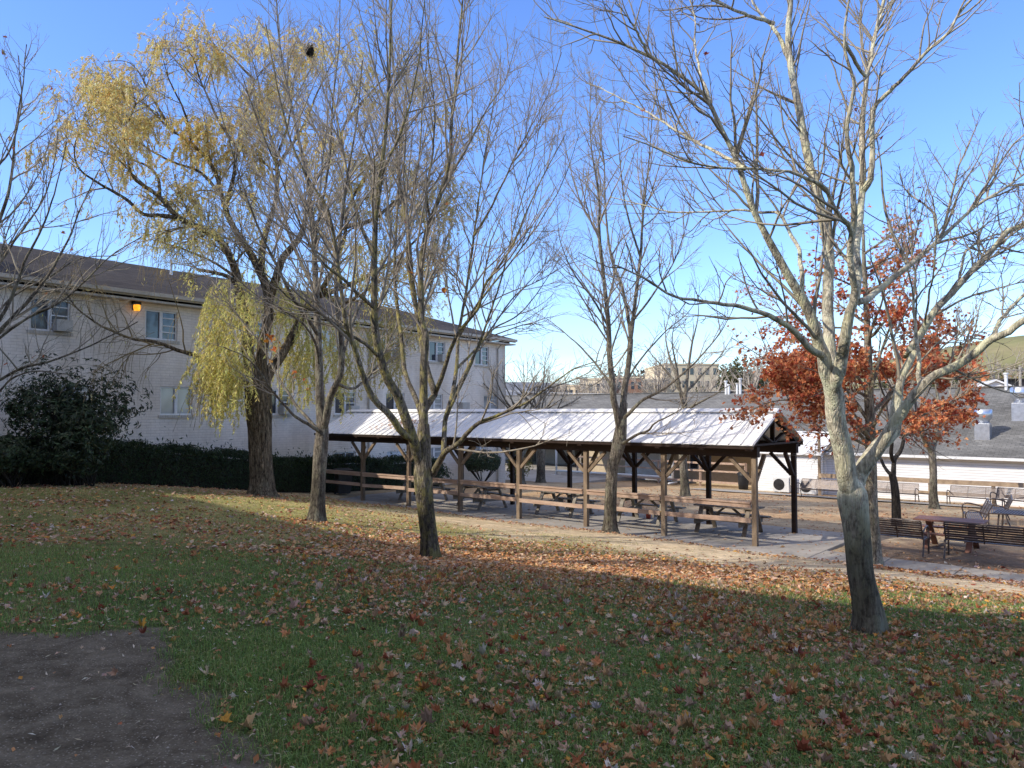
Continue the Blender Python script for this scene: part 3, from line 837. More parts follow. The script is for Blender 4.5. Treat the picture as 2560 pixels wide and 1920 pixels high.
# ================================================================== LOW BUILDING (right, behind the court)
lb = thing('low_building', 'low white sided building with broad grey shingle roof behind the court', 'building', tuple(LBO), LBA)
ZW0, ZEV, ZRI, YR = -5.4, -2.16, 1.40, 9.0
slope = (ZRI - ZEV) / (YR + 0.4)
def rz_(y): return ZEV + slope * (y + 0.4)
m = MB(); wall_holes(m, 0, 22, ZW0, ZEV - 0.13, [], 0.1)
m.raw([(22, 0, ZW0), (22, 18, ZW0), (22, 18, ZEV), (22, YR, ZRI - .1), (22, 0, ZEV - .13)], [(0, 1, 2, 3, 4)])
m.raw([(0.012, -0.35, ZW0), (0.012, 2.5, ZW0), (0.012, 2.5, ZEV - 0.13), (0.012, -0.35, ZEV - 0.13)], [(3, 2, 1, 0)])
m.b2(10.0, 13.4, -0.02, 0.0, -4.35, -2.75)
m.build('wall', 'white_siding', lb)
m = MB(); m.b2(-3.74, -0.02, -0.9, 2.6, ZW0, ZEV - 0.06); m.build('annex_wall', 'white_siding', lb)
m = MB()
m.raw([(-4.0, -1.15, ZEV - 0.05), (0.15, -1.15, ZEV - 0.05), (0.15, 1.7, ZEV + 1.02), (-4.0, 1.7, ZEV + 1.02)], [(0, 1, 2, 3)])
m.raw([(-4.0, -1.15, ZEV - 0.10), (0.15, -1.15, ZEV - 0.10), (0.15, 1.7, ZEV + 0.97), (-4.0, 1.7, ZEV + 0.97)], [(3, 2, 1, 0)])
m.b2(-4.0, 0.15, -1.17, -1.15, ZEV - 0.18, ZEV - 0.03)
for k in range(12): m.bar((-3.8 + k * 0.35, -1.14, ZEV - 0.035), (-3.8 + k * 0.35, 1.7, ZEV + 1.035), 0.04, 0.035)
m.build('annex_roof', 'roof_metal', lb)
holes = [(-9.6, -8.2, -3.75, -2.55)]
m = MB(); wall_holes(m, -17.5, -3.74, ZW0, rz_(2.5) - 0.12, holes, 0.14, 2.5); m.raw([(-17.5, 2.5, ZW0), (-17.5, 8.6, ZW0), (-17.5, 8.6, rz_(8.6) - 0.1), (-17.5, 2.5, rz_(2.5) - 0.1)], [(3, 2, 1, 0)]); m.build('recessed_wall', 'block_wall', lb)
window(lb, *holes[0], 'sash', True, False, 2.5, True, 'fascia')
m = MB(); m.b2(-14.4, -10.8, 2.42, 2.49, -4.6, -2.5)
for k in range(3): m.b2(-14.4 + k * 1.2 + 0.02, -14.4 + k * 1.2 + 0.05, 2.405, 2.42, -4.6, -2.5)
m.build('door', 'white_paint', lb)
holes = [(-20.1, -18.6, -3.6, -2.2)]
m = MB(); wall_holes(m, -34, -17.5, ZW0, 1.0, holes, 0.14, 8.6); m.build('porch_wall', 'porch_wall', lb)
window(lb, *holes[0], 'sash', True, False, 8.6, True, 'fascia')
m = MB(); m.b2(-28.2, -26.3, 8.53, 8.59, -4.5, -2.1); m.build('door', 'dark_door', lb)
m = MB(); m.b2(-26.2, -22.2, 7.2, 8.58, -4.5, -2.0); m.build('closet', 'porch_wall', lb)
for xx in (-27.0, -24.0, -21.6, -18.2):
    m = MB(); m.b2(xx - .06, xx + .06, 2.4, 2.52, -4.4, -1.96); m.build('porch_post', 'grey_wood', lb)
m = MB(); m.b2(-34, -17.6, 2.1, 8.55, -1.95, -1.80); m.build('shade_canopy', 'shaded_wood', lb)  # canopy added low so the porch wall stays in shade
# roof panels
m = MB()
def slab_roof(x0, x1, y0):
    m.raw([(x0, y0, rz_(y0)), (x1, y0, rz_(y0)), (x1, YR, ZRI), (x0, YR, ZRI)], [(0, 1, 2, 3)])
    m.raw([(x0, y0, rz_(y0) - 0.08), (x1, y0, rz_(y0) - 0.08), (x1, YR, ZRI - 0.08), (x0, YR, ZRI - 0.08)], [(3, 2, 1, 0)])
    m.raw([(x0, y0, rz_(y0) - 0.08), (x1, y0, rz_(y0) - 0.08), (x1, y0, rz_(y0)), (x0, y0, rz_(y0))], [(0, 1, 2, 3)])
slab_roof(0.16, 22.4, -0.4); slab_roof(-17.4, -4.02, -0.4); slab_roof(-4.02, 0.16, 1.72); slab_roof(-36, -17.4, 5.6)
m.raw([(-36, YR, ZRI), (22.4, YR, ZRI), (22.4, 18.4, ZEV), (-36, 18.4, ZEV)], [(0, 1, 2, 3)])
rf = m.build('roof', 'shingle_grey', lb)
m = MB(); m.b2(-36, -17.45, 5.56, 5.6, rz_(5.6) - 0.30, rz_(5.6) - 0.01); m.build('shade_fascia', 'dark_door', rf)  # near-black strip paints the shade band along this eave
m = MB(); m.bar((-36, YR, ZRI + 0.03), (22.4, YR, ZRI + 0.03), 0.28, 0.05); m.build('ridge_cap', 'shingle_grey', rf)
m = MB(); m.b2(0.16, 22.4, -0.50, -0.402, ZEV - 0.15, ZEV - 0.02); m.b2(0.16, 22.4, -0.40, -0.0, ZEV - 0.16, ZEV - 0.12)
m.build('gutter', 'white_paint', lb)
m = MB(); m.b2(-0.06, 0.06, -1.1, -0.98, ZW0, ZEV + 0.9); m.build('corner_post', 'post_wood', lb)
def roof_vent(x, y, s):
    z = rz_(y); m = MB()
    m.box((x, y, z + 0.30 * s), (0.72 * s, 0.72 * s, 0.9 * s))
    v = m.build('roof_vent', 'galvanised', lb, False, 0.01)
    m = MB(); m.tube([(x, y, z + 0.75 * s), (x, y, z + 0.95 * s), (x, y, z + 1.05 * s), (x, y, z + 1.5 * s), (x, y, z + 1.53 * s)], [0.30 * s, 0.32 * s, 0.46 * s, 0.46 * s, 0.40 * s], 20)
    m.build('vent_hood', 'galvanised', v, True)
def wall_local(px, py, y, O=LBO, ex=LBX, ey=LBY):
    """local x of the picture column px on the vertical plane at local depth y"""
    r = ray(px, py); p = O + ey * y
    A = np.array([[r[0], -ex[0]], [r[1], -ex[1]]]); s_ = np.linalg.solve(A, p[:2]); return s_[1], s_[0]
x, _d = wall_local(2459, 1120, 1.9); roof_vent(x, 1.9, 0.92)
x, _d = wall_local(2554, 1062, 4.4); roof_vent(x, 4.4, 1.05)
m = MB()
for px, h in ((1815, 0.95), (1822, 0.6), (1843, 0.7), (1851, 1.15), (2516, 0.95)):
    x, _d = wall_local(px, 980, 8.6); m = MB()
    m.tube([(x, 8.6, ZRI - 0.3), (x, 8.6, ZRI + h * 0.75)], 0.085, 10); m.tube([(x, 8.6, ZRI + h * 0.75 + 0.01), (x, 8.6, ZRI + h * 0.75 + 0.10)], 0.13, 10); m.build('vent_pipe', 'white_paint', lb)
x, _d = wall_local(1862, 1015, 4.0); m = MB(); m.tube([(x, 4.0, rz_(4) - 0.1), (x, 4.0, rz_(4) + 0.75)], 0.07, 10); m.build('vent_pipe', 'white_paint', lb)

# ================================================================== hall behind the camera: its roof line throws the lawn shadow
hall = thing('hall_building', 'tall brick hall whose shadow covers the near lawn', 'building', tuple(V * -4.5 + U * -12), -UA)
HZ = -2.49 + (9.53 + 4.5) * math.tan(SUN_EL) / float(SUND @ V / math.cos(SUN_EL))
m = MB(); m.b2(-19.1, 40, -12, 0, -3.5, HZ); m.b2(-64, -19.2, -12, 0.3, -3.5, HZ + 6.5)
m.build('wall', 'painted_brick', hall)
m = MB(); m.b2(-19.1, 40.1, -12.1, 0.0, HZ, HZ + 0.12); m.build('roof', 'flat_roof', hall)
m = MB(); m.b2(-64.1, -19.15, -12.1, 0.35, HZ + 6.5, HZ + 6.62); m.build('roof', 'flat_roof', hall)
for k in range(12):
    for z in (0.2, 3.6):
        x0 = -16 + k * 4.5
        window(hall, x0, x0 + 1.4, z, z + 1.3, 'sash', False, True, 0.0, False)
for o in hall.children:
    if o.name.startswith('window'): o.rotation_euler = (0, 0, math.pi); o.location = (2 * 0 , 0.0, 0)

# ================================================================== PAVILION
pav = thing('picnic_pavilion', 'open timber picnic pavilion with ribbed white metal roof', 'pavilion', PAV, -UA)
NP = 7; SP = 15.72 / 6
FR, BK = 0.0, 2.79
ZBEAM = -1.18; BH = 0.26                          # underside and height of the eave beams
ZRD, ZEA = 0.015, -0.86; YEA = -0.42; YMID = (FR + BK) / 2
XL, XR = -2.65, 15.86
zt = SLAB_Z
for i in range(NP):
    for w in (FR, BK):
        if i == 1 and w == BK: pass
        x = i * SP
        m = MB(); m.b2(x - 0.066, x + 0.066, w - 0.066, w + 0.066, zt - 0.1, ZBEAM)
        post = m.build('post', 'post_wood' if w == FR else 'shaded_wood', pav, False, 0.008)  # rear posts get the darker wood, roof shade painted in
        m = MB(); dz = 0.62
        for sg in (-1, 1):
            if i == NP - 1 and sg > 0: continue
            m.bar((x + sg * 0.075, w, ZBEAM - dz), (x + sg * (dz + 0.06), w, ZBEAM - 0.01), 0.075, 0.09)
        iw = 1 if w == FR else -1
        m.bar((x, w + iw * 0.075, ZBEAM - dz), (x, w + iw * (dz + 0.03), ZBEAM + 0.03), 0.08, 0.10, (1, 0, 0))
        m.build('brace', 'post_wood' if w == FR else 'shaded_wood', post)
for w in (FR, BK):
    m = MB(); m.b2(XL + 0.35, XR - 0.03, w - 0.09, w + 0.09, ZBEAM, ZBEAM + BH); m.build('beam', 'shaded_wood', pav)
sl_ = (ZRD - ZEA) / (YMID - YEA)
for x in [XL + 0.2] + [i * SP * 0.5 for i in range(2 * NP - 1)] + [XR - 0.16]:
    m = MB()
    m.bar((x, YEA + 0.05, ZEA - 0.13), (x, YMID, ZRD - 0.16), 0.05, 0.14, (1, 0, 0)); m.bar((x, 2 * YMID - YEA - 0.05, ZEA - 0.13), (x, YMID, ZRD - 0.16), 0.05, 0.14, (1, 0, 0))
    m.bar((x + 0.055, FR - 0.3, ZBEAM + BH + 0.06), (x + 0.055, BK + 0.3, ZBEAM + BH + 0.06), 0.05, 0.12, (1, 0, 0))
    m.bar((x - 0.055, YMID, ZBEAM + BH), (x - 0.055, YMID, ZRD - 0.2), 0.05, 0.1, (1, 0, 0))
    for sg in (-1, 1):
        m.bar((x - 0.056, YMID + sg * 0.05, ZBEAM + BH + 0.08), (x - 0.056, YMID + sg * 0.75, ZRD - 0.62), 0.05, 0.09, (1, 0, 0))
    m.build('truss', 'shaded_wood', pav)
m = MB(); m.b2(XL, XR, YEA + 0.03, YEA + 0.07, ZEA - 0.10, ZEA + 0.0); m.build('shade_fascia', 'shaded_wood', pav)
m = MB(); m.b2(XL, XR, 2 * YMID - YEA - 0.07, 2 * YMID - YEA - 0.03, ZEA - 0.10, ZEA + 0.0); m.build('shade_fascia', 'shaded_wood', pav)
m = MB()
for sg in (0, 1):
    def yy(y): return y if sg == 0 else 2 * YMID - y
    n = 57
    for k in range(n):
        a = XL + (XR - XL) * k / n; b = XL + (XR - XL) * (k + 1) / n
        for q, (c, d) in enumerate(((a + 0.025, b - 0.025),)):
            f = [(c, yy(YEA), ZEA), (d, yy(YEA), ZEA), (d, yy(YMID), ZRD), (c, yy(YMID), ZRD)]
            m.raw(f, [(0, 1, 2, 3) if sg == 0 else (3, 2, 1, 0)])
            h = 0.042
            g = [(b - 0.025, yy(YEA), ZEA), (b, yy(YEA), ZEA + h), (b + 0.025, yy(YEA), ZEA), (b + 0.025, yy(YMID), ZRD), (b, yy(YMID), ZRD + h), (b - 0.025, yy(YMID), ZRD)]
            m.raw(g, [(0, 1, 4, 5), (1, 2, 3, 4)] if sg == 0 else [(5, 4, 1, 0), (4, 3, 2, 1)])
    f = [(XL, yy(YEA), ZEA - 0.012), (XR, yy(YEA), ZEA - 0.012), (XR, yy(YMID), ZRD - 0.012), (XL, yy(YMID), ZRD - 0.012)]
    m.raw(f, [(3, 2, 1, 0) if sg == 0 else (0, 1, 2, 3)])
rf = m.build('roof', 'roof_metal', pav)
m = MB()
m.bar((XL, YMID - 0.09, ZRD + 0.02), (XR, YMID - 0.09, ZRD + 0.02), 0.2, 0.03, (0, -sl_, 1)); m.bar((XL, YMID + 0.09, ZRD + 0.021), (XR, YMID + 0.09, ZRD + 0.021), 0.2, 0.03, (0, sl_, 1))
m.build('ridge_cap', 'roof_metal', rf)
# railing between the front posts, one bay further at the open end
for i in range(-1, NP - 1):
    x0, x1 = i * SP + 0.08, (i + 1) * SP - 0.08
    top = 1.09 + rng.uniform(-0.015, 0.015)
    m = MB(); m.b2(x0, x1, -0.10, -0.06, zt + top - 0.125, zt + top - 0.02); m.b2(x0 + .005, x1 - .005, -0.13, 0.04, zt + top - 0.02, zt + top + 0.018)
    m.build('top_rail', 'rail_wood', pav)
    m = MB(); m.bar((x0, -0.085, zt + 0.62 + rng.uniform(-.03, .03)), (x1, -0.085, zt + 0.62 + rng.uniform(-.03, .03)), 0.04, 0.12); m.build('lower_rail', 'rail_wood', pav)
m = MB(); m.b2(-SP - 0.07, -SP + 0.07, -0.07, 0.07, zt - 0.4, zt + 1.13); m.build('rail_post', 'post_wood', pav)

def pav_w(s_, w, z=SLAB_Z): return PO + U * s_ + V * w + np.array([0, 0, z])

# picnic tables
def make_table(label, mat, bench_mat, top_mat):
    t = thing('picnic_table', label, 'picnic table', (0, 0, 0), 0, 'picnic tables under the pavilion')
    Lh = 0.92
    m = MB()
    for k in range(5): m.b2(-Lh, Lh, -0.36 + k * 0.146, -0.36 + k * 0.146 + 0.138, 0.72, 0.76)
    for sx in (-0.62, 0.62): m.b2(sx - 0.02, sx + 0.02, -0.34, 0.34, 0.63, 0.718)
    m.build('tabletop', top_mat, t)
    for sg in (-1, 1):
        m = MB()
        for k in range(2): m.b2(-Lh, Lh, sg * 0.70 - 0.135 + k * 0.14, sg * 0.70 - 0.135 + k * 0.14 + 0.132, 0.41, 0.45)
        m.build('bench', bench_mat if sg < 0 else mat, t)
    for sx in (-0.66, 0.66):
        m = MB(); m.b2(sx - 0.02, sx + 0.02, -0.80, 0.80, 0.27, 0.408); m.build('crossbar', mat, t)
        for sg in (-1, 1):
            m = MB(); m.bar((sx + 0.045 * (1 if sx > 0 else -1), sg * 0.60, 0.0), (sx + 0.045 * (1 if sx > 0 else -1), sg * 0.26, 0.715), 0.045, 0.12, (1, 0, 0)); m.build('leg', mat, t)
    m = MB()
    for sg in (-1, 1): m.bar((sg * 0.60, 0, 0.33), (sg * 0.12, 0, 0.69), 0.08, 0.05)
    m.build('brace', mat, t)
    return t
tabs = [((1410, 1285), 'weathered pale grey picnic table, middle of the row under the pavilion', 'grey_wood', 'grey_wood', 'grey_wood'),
        ((1618, 1304), 'picnic table with one yellow bench beside the pavilion tree', 'grey_wood', 'yellow_wood', 'brown_grey_wood'),
        ((1822, 1330), 'dark brown picnic table near the open gable end of the pavilion', 'brown_grey_wood', 'brown_grey_wood', 'brown_grey_wood'),
        ((1204, 1267), 'brownish grey picnic table behind the second pavilion post', 'grey_wood', 'brown_grey_wood', 'brown_grey_wood'),
        ((1058, 1250), 'grey picnic table half hidden by the tall forked maple trunk', 'grey_wood', 'grey_wood', 'brown_grey_wood')]
for (p, lab, a, b, c_) in tabs:
    t = make_table(lab, a, b, c_)
    q = onz(p[0], p[1], SLAB_Z)
    t.location = (q[0], q[1], SLAB_Z); t.rotation_euler = (0, 0, -UA + rng.uniform(-0.04, 0.04))
    if 'brownish' in lab: t.rotation_euler = (0, 0, -UA - 0.25)

# wheelie bin
q = onz(858, 1238, SLAB_Z + 0.03)
bn = thing('wheelie_bin', 'dark grey wheelie bin standing between the hedge and the pavilion railing', 'bin', (q[0], q[1], g1(q[0], q[1]) if suv(q[0], q[1])[0] < -1.7 else SLAB_Z), 0.5)
m = MB()
m.raw([(-0.24, -0.22, 0.06), (0.24, -0.22, 0.06), (0.24, 0.24, 0.06), (-0.24, 0.24, 0.06), (-0.30, -0.32, 0.95), (0.30, -0.32, 0.95), (0.30, 0.34, 0.95), (-0.30, 0.34, 0.95)],
      [(0, 3, 2, 1), (0, 1, 5, 4), (1, 2, 6, 5), (2, 3, 7, 6), (3, 0, 4, 7), (4, 5, 6, 7)])
m.b2(-0.31, 0.31, -0.34, 0.35, 0.90, 0.95)
m.build('body', 'grey_plastic', bn, False, 0.015)
m = MB(); m.box((0, 0.0, 1.01), (0.66, 0.74, 0.07), Matrix.Rotation(0.06, 3, 'X')); m.bar((-0.2, 0.40, 0.98), (0.2, 0.40, 0.98), 0.04, 0.04); m.build('lid', 'black_plastic', bn, False, 0.02)
for sx in (-0.27, 0.27):
    m = MB(); m.tube([(sx - 0.03, 0.24, 0.10), (sx + 0.03, 0.24, 0.10)], 0.10, 14); m.build('wheel', 'black_plastic', bn, True)
# red cup
q = onz(1621, 1296, SLAB_Z)
m = MB(); m.tube([(0, 0, 0), (0, 0, 0.14), (0, 0, 0.2), (0, 0, 0.26)], [0.07, 0.085, 0.05, 0.03], 12)
cn = tag(m.build('marker_cone', 'red_paint', None, True), 'small faded red cone on the slab behind the yellow bench', 'cone'); cn.location = (q[0], q[1], SLAB_Z)

# ================================================================== benches, table, fence, condensers at the court
def make_bench(label, Ln, group):
    t = thing('metal_bench', label, 'bench', (0, 0, 0), 0, group)
    m = MB()
    for k in range(8): m.b2(-Ln / 2, Ln / 2, -0.46 + k * 0.058, -0.46 + k * 0.058 + 0.036, 0.425, 0.44)
    m.build('seat', 'bench_metal', t)
    m = MB(); dy, dz = 0.18, 0.40
    def bk(f): return (0.03 + dy * f, 0.47 + dz * f)
    for k in range(7):
        y, z = bk(k / 7 + 0.04); m.bar((-Ln / 2, y, z), (Ln / 2, y, z), 0.012, 0.046, (0, dy, dz))
    y, z = bk(1.04); m.tube([(-Ln / 2, y, z), (Ln / 2, y, z)], 0.022, 8)
    n = 3 if Ln > 1.6 else 2
    for k in range(n + 1):
        x = -Ln / 2 + Ln * k / n
        m.bar((x, 0.0, 0.42), (x, *bk(1.0)), 0.03, 0.03)
    m.build('backrest', 'bench_metal', t)
    for sx in (-Ln / 2 - 0.02, Ln / 2 + 0.02):
        m = MB()
        m.tube([(sx, -0.47, 0.0), (sx, -0.46, 0.43)], 0.022, 8); m.tube([(sx, 0.16, 0.0), (sx, 0.06, 0.25), (sx, 0.02, 0.43)], 0.022, 8); m.bar((sx, -0.46, 0.42), (sx, 0.04, 0.42), 0.035, 0.035)
        m.build('leg_frame', 'bench_metal', t)
        m = MB(); c = [(-0.46, 0.43), (-0.49, 0.56), (-0.45, 0.67), (-0.34, 0.715), (-0.2, 0.70), (-0.05, 0.665), (0.06, 0.62), (0.10, 0.60)]
        m.tube([(sx, a, b) for a, b in smooth_line([(a, b, 0) for a, b in c], 18)[:, :2]], 0.022, 8); m.build('armrest', 'bench_metal', t)
    return t
G_B = 'dark metal benches around the court'
def put(o, px, py, Y, rz, z=None):
    p = at(px, py, Y); o.location = (p[0], p[1], g1(p[0], p[1]) if z is None else z); o.rotation_euler = (0, 0, rz)
ANF = -UA; ANB = R_(140)
b0 = make_bench('long slatted metal bench with its back to the path, left of the wooden table', 1.7, G_B)
def gpt(px, py):
    r = ray(px, py); lo, hi = 2.0, 90.0
    prev = None
    for Y in np.linspace(3, 80, 1200):
        p = r * Y
        if p[2] < g1(p[0], p[1]): return p
    return r * 80
p = gpt(2312, 1391) - U * 0.88; b0.location = (p[0], p[1], g1(p[0], p[1])); b0.rotation_euler = (0, 0, ANB)
b1 = make_bench('slatted metal bench with its back to the path, cut by the picture edge', 2.4, G_B)
p = gpt(2364, 1394) + U * 1.22; b1.location = (p[0], p[1], g1(p[0], p[1])); b1.rotation_euler = (0, 0, ANB + 0.03)
b2 = make_bench('slatted metal bench facing the court in front of the white wall, between two trees', 2.1, G_B)
p = gpt(2441, 1268); b2.location = tuple(p); b2.rotation_euler = (0, 0, ANF - 0.02)
for (px, py, rz, lab) in ((2235, 1254, ANF - 0.05, 'slatted metal bench behind the dark thin forked tree'),
                          (2055, 1246, ANF - 0.05, 'slatted metal bench beside the white condenser near the pavilion corner'),
                          (2558, 1277, ANF - 0.25, 'slatted metal bench at the far right end of the row by the white wall'),
                          (2455, 1325, R_(-118), 'metal bench turned sideways next to the wooden table'),
                          (2512, 1308, R_(-122), 'metal bench turned sideways behind the bench by the table')):
    p = gpt(px, py); dup(b2, tuple(p), rz, lab, G_B)
# wooden table with X legs
p = gpt(2378, 1372)
wt = thing('wooden_table', 'red brown wooden table on crossed legs between the metal benches', 'table', tuple(p), -UA + 0.02)
m = MB()
for k in range(6): m.b2(-0.80, 0.80, -0.42 + k * 0.142, -0.42 + k * 0.142 + 0.136, 0.72, 0.765)
m.build('tabletop', 'red_brown_wood', wt)
for sx in (-0.48, 0.48):
    for sg in (-1, 1):
        m = MB(); m.bar((sx + 0.025 * sg, sg * 0.52, 0.0), (sx + 0.025 * sg, -sg * 0.34, 0.715), 0.045, 0.14, (1, 0, 0)); m.build('leg', 'red_brown_wood', wt)
    m = MB(); m.b2(sx - 0.07, sx - 0.05, -0.75, 0.75, 0.28, 0.42); m.build('crossbar', 'red_brown_wood', wt)
for sg in (-1, 1):
    m = MB(); m.b2(-0.8, 0.8, sg * 0.72 - 0.12, sg * 0.72 + 0.12, 0.425, 0.46); m.build('bench', 'red_brown_wood', wt)
# square perforated metal table
p = gpt(2545, 1345)
mt = thing('metal_table', 'low dark perforated metal table at the right edge', 'table', tuple(p), -UA)
m = MB()
for k in range(16): m.b2(-0.55, 0.55, -0.55 + k * 0.072, -0.55 + k * 0.072 + 0.03, 0.70, 0.72); m.b2(-0.55 + k * 0.072, -0.55 + k * 0.072 + 0.03, -0.55, 0.55, 0.722, 0.735)
m.build('tabletop', 'bench_metal', mt)
for sx in (-.4, .4):
    for sy in (-.4, .4):
        m = MB(); m.tube([(sx, sy, 0.70), (sx * 1.15, sy * 1.15, 0)], 0.025, 8); m.build('leg', 'bench_metal', mt)

# wooden fence along the white wall
def fence(name, label, pts, hs, mat, rails, post_w=0.12):
    q0 = pts[0]; o = thing(name, label, 'fence', (q0[0], q0[1], g1(q0[0], q0[1])), 0)
    b = np.array(o.location)
    base = [np.array([p[0], p[1], g1(p[0], p[1])]) - b for p in pts]
    for q in base:
        m = MB(); m.b2(q[0] - post_w / 2, q[0] + post_w / 2, q[1] - post_w / 2, q[1] + post_w / 2, q[2] - 0.3, q[2] + hs); m.build('post', mat, o)
    for k in range(len(base) - 1):
        for (h, th) in rails:
            a, c = base[k], base[k + 1]; off = -LBY * 0.085
            m = MB(); m.bar(a + off + UPV * h, c + off + UPV * (h + rng.uniform(-.02, .02)), 0.04, th); m.build('rail', mat, o)
    return o
fp = [LBO + LBX * t + LBY * -1.9 for t in (0.3, 2.9, 5.5, 8.1, 10.7, 13.3)]
fence('wooden_fence', 'weathered two rail timber fence along the white sided wall', fp, 1.12, 'fence_wood', ((1.06, 0.22), (0.52, 0.17)))
# ramp railing and table in front of the shaded wall
r0, r1, r2 = LBO + LBX * -17 + LBY * 0.4, LBO + LBX * -10.5 + LBY * 0.2, LBO + LBX * -4.6 + LBY * 0.0
fence('ramp_railing', 'brown three rail ramp railing in front of the shaded tan wall', [r0, (r0 + r1) / 2, r1, (r1 + r2) / 2, r2], 1.5, 'rail_wood', ((1.42, 0.12), (0.95, 0.1), (0.3, 0.12)))
# white pipe frame
pf = thing('pipe_frame', 'white plastic pipe goal frame lying in front of the ramp railing', 'pipe frame', tuple(LBO + LBX * -13 + LBY * -1.2 + UPV * (-4.35)), LBA)
m = MB(); m.tube([(-4.6, 0, 0.0), (-4.6, 0, 2.3)], 0.07, 10); m.build('upright', 'white_plastic', pf, True)
m = MB(); m.tube([(4.3, 0, 0.3), (4.3, 0, 2.4)], 0.08, 10); m.build('upright', 'white_plastic', pf, True)
m = MB(); m.tube([(-4.6, 0, 0.33), (4.3, 0, 0.36)], 0.075, 10); m.build('crosspipe', 'white_plastic', pf, True)
for sx in (-4.6, 4.3):
    m = MB(); m.tube([(sx, -0.5, 0.03), (sx, 0.5, 0.03)], 0.06, 8); m.build('foot', 'white_plastic', pf, True)
# barrel bin
p = LBO + LBX * -4.3 + LBY * -1.0
br_ = thing('trash_barrel', 'black trash barrel at the corner of the white annex', 'barrel', (p[0], p[1], g1(p[0], p[1])))
m = MB(); m.tube([(0, 0, 0), (0, 0, 0.35), (0, 0, 0.8), (0, 0, 0.9)], [0.25, 0.29, 0.31, 0.32], 18); m.build('body', 'black_plastic', br_, True)
m = MB(); m.tube([(0, 0, 0.9), (0, 0, 0.94), (0, 0, 1.0)], [0.335, 0.335, 0.24], 18); m.build('lid', 'black_plastic', br_, True)
# heat pump condensers
def condenser(label, px, y):
    x, _ = wall_local(px, 1225, y); p = LBO + LBX * x + LBY * y
    o = thing('condenser', label, 'condenser', (p[0], p[1], g1(p[0], p[1])), LBA, 'outdoor units by the white wall')
    m = MB(); m.b2(-0.45, 0.45, -0.17, 0.17, 0.06, 0.86); m.build('casing', 'white_plastic', o, False, 0.015)
    m = MB(); m.tube([(-0.1, -0.172, 0.46), (-0.1, -0.178, 0.46)], 0.31, 24); g = m.build('fan_grille', 'black_plastic', o)
    m = MB()
    for r in (0.1, 0.17, 0.24, 0.30): m.tube([(-0.1 + r * math.cos(a), -0.185, 0.46 + r * math.sin(a)) for a in np.linspace(0, 2 * math.pi, 25)], 0.006, 4, cap=False)
    m.build('guard_rings', 'grey_plastic', g)
    for sx in (-.3, .3):
        m = MB(); m.b2(sx - .04, sx + .04, -.18, .18, 0.0, 0.058); m.build('foot', 'black_plastic', o)
    m = MB(); m.tube([(0.5, 0.05, 0.5), (0.56, 0.1, 0.5), (0.58, 0.2, 0.9)], 0.03, 8); m.b2(0.46, 0.58, -0.08, 0.08, 0.45, 1.05); m.build('service_box', 'ac_beige', o)
    return o
condenser('white outdoor condenser with black fan at the sunlit annex wall', 1955, -1.35)
condenser('white outdoor condenser half hidden behind the pavilion corner post', 2022, -1.35)
m = MB()

# ================================================================== TREES
def c1(x, y): return (x * 0.5787, y * 0.5787)                 # notes taken in enlarged crops of the photograph
def cR(x, y): return (1280 + x * 0.5787, y * 0.5787)
def c6(x, y): return (600 + x * 0.42194, 700 + y * 0.42194)
def c8(x, y): return (800 + x * 0.22604, 760 + y * 0.22604)
def c7(x, y): return (700 + x * 0.42194, 300 + y * 0.42194)
def c18(x, y): return (1860 + x * 0.36157, 850 + y * 0.36157)
def cQ(x, y): return (1800 + x * 0.36173, 400 + y * 0.36173)
def c12(x, y): return (1250 + x * 0.3316, 850 + y * 0.3316)
def cA(x, y): return (x * 0.42194, 550 + y * 0.42194)
def Ls(f, *a): return [f(*q) for q in a]

# --- forked maple in the middle
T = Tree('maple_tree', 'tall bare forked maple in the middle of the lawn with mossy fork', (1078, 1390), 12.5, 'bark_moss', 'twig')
T.trunk([(1078, 1392), (1070, 1320), (1062, 1250), (1058, 1190), (1058, 1120), (1059, 1060)], [20, 20, 21, 23, 19, 14], 1.35)
lb_ = Ls(c8, (1010, 1500), (900, 1180), (830, 1000), (740, 860), (650, 620), (590, 320), (580, 100))
T.limb([(1055, 1180), (1035, 1120)] + lb_ + Ls(c7, (545, 820), (565, 500), (610, 100)) + [(968, 160), (975, -60)], 0, -1.2, 0.10, 0.018)
T.limb([(1022, 1100), (997, 1085)] + Ls(c8, (740, 1240), (560, 1060), (450, 800), (400, 620), (330, 400), (270, 180)) + Ls(c7, (340, 880), (290, 560), (180, 380), (60, 130)) + [(690, 220), (660, 60)], 0.0, -1.8, 0.062, 0.01)
T.limb([(1059, 1130), (1060, 1031), (1060, 986), (1062, 918), (1064, 828)] + Ls(c7, (840, 1200), (830, 950), (830, 800), (880, 600), (960, 380), (1000, 200), (1005, 0)) + Ls(c1, (1960, 380), (1975, 150), (1990, 0)) + [(1160, -90)], 0, 0.5, 0.082, 0.018)
T.limb([(1064, 1040), (1074, 1020), (1091, 993), (1082, 963), (1067, 918), (1055, 855), (1045, 790)] + Ls(c7, (790, 1000), (770, 740), (730, 500), (700, 300), (690, 0)) + [(985, 120), (975, -40)], 0, 1.4, 0.062, 0.012)
T.limb([(1088, 998), (1100, 968), (1116, 923), (1128, 884), (1139, 862), (1152, 835), (1180, 800), (1202, 771)] + Ls(c7, (1230, 980), (1310, 870), (1400, 740), (1480, 540)) + [(1370, 430), (1420, 340)], 0.1, -1.5, 0.045, 0.008)
T.limb([(1082, 1185), (1100, 1150), (1115, 1126), (1144, 1105), (1165, 1080), (1199, 1054), (1250, 1033), (1300, 1008), (1360, 970), (1420, 925), (1490, 900)], 0, -2.0, 0.062, 0.008)
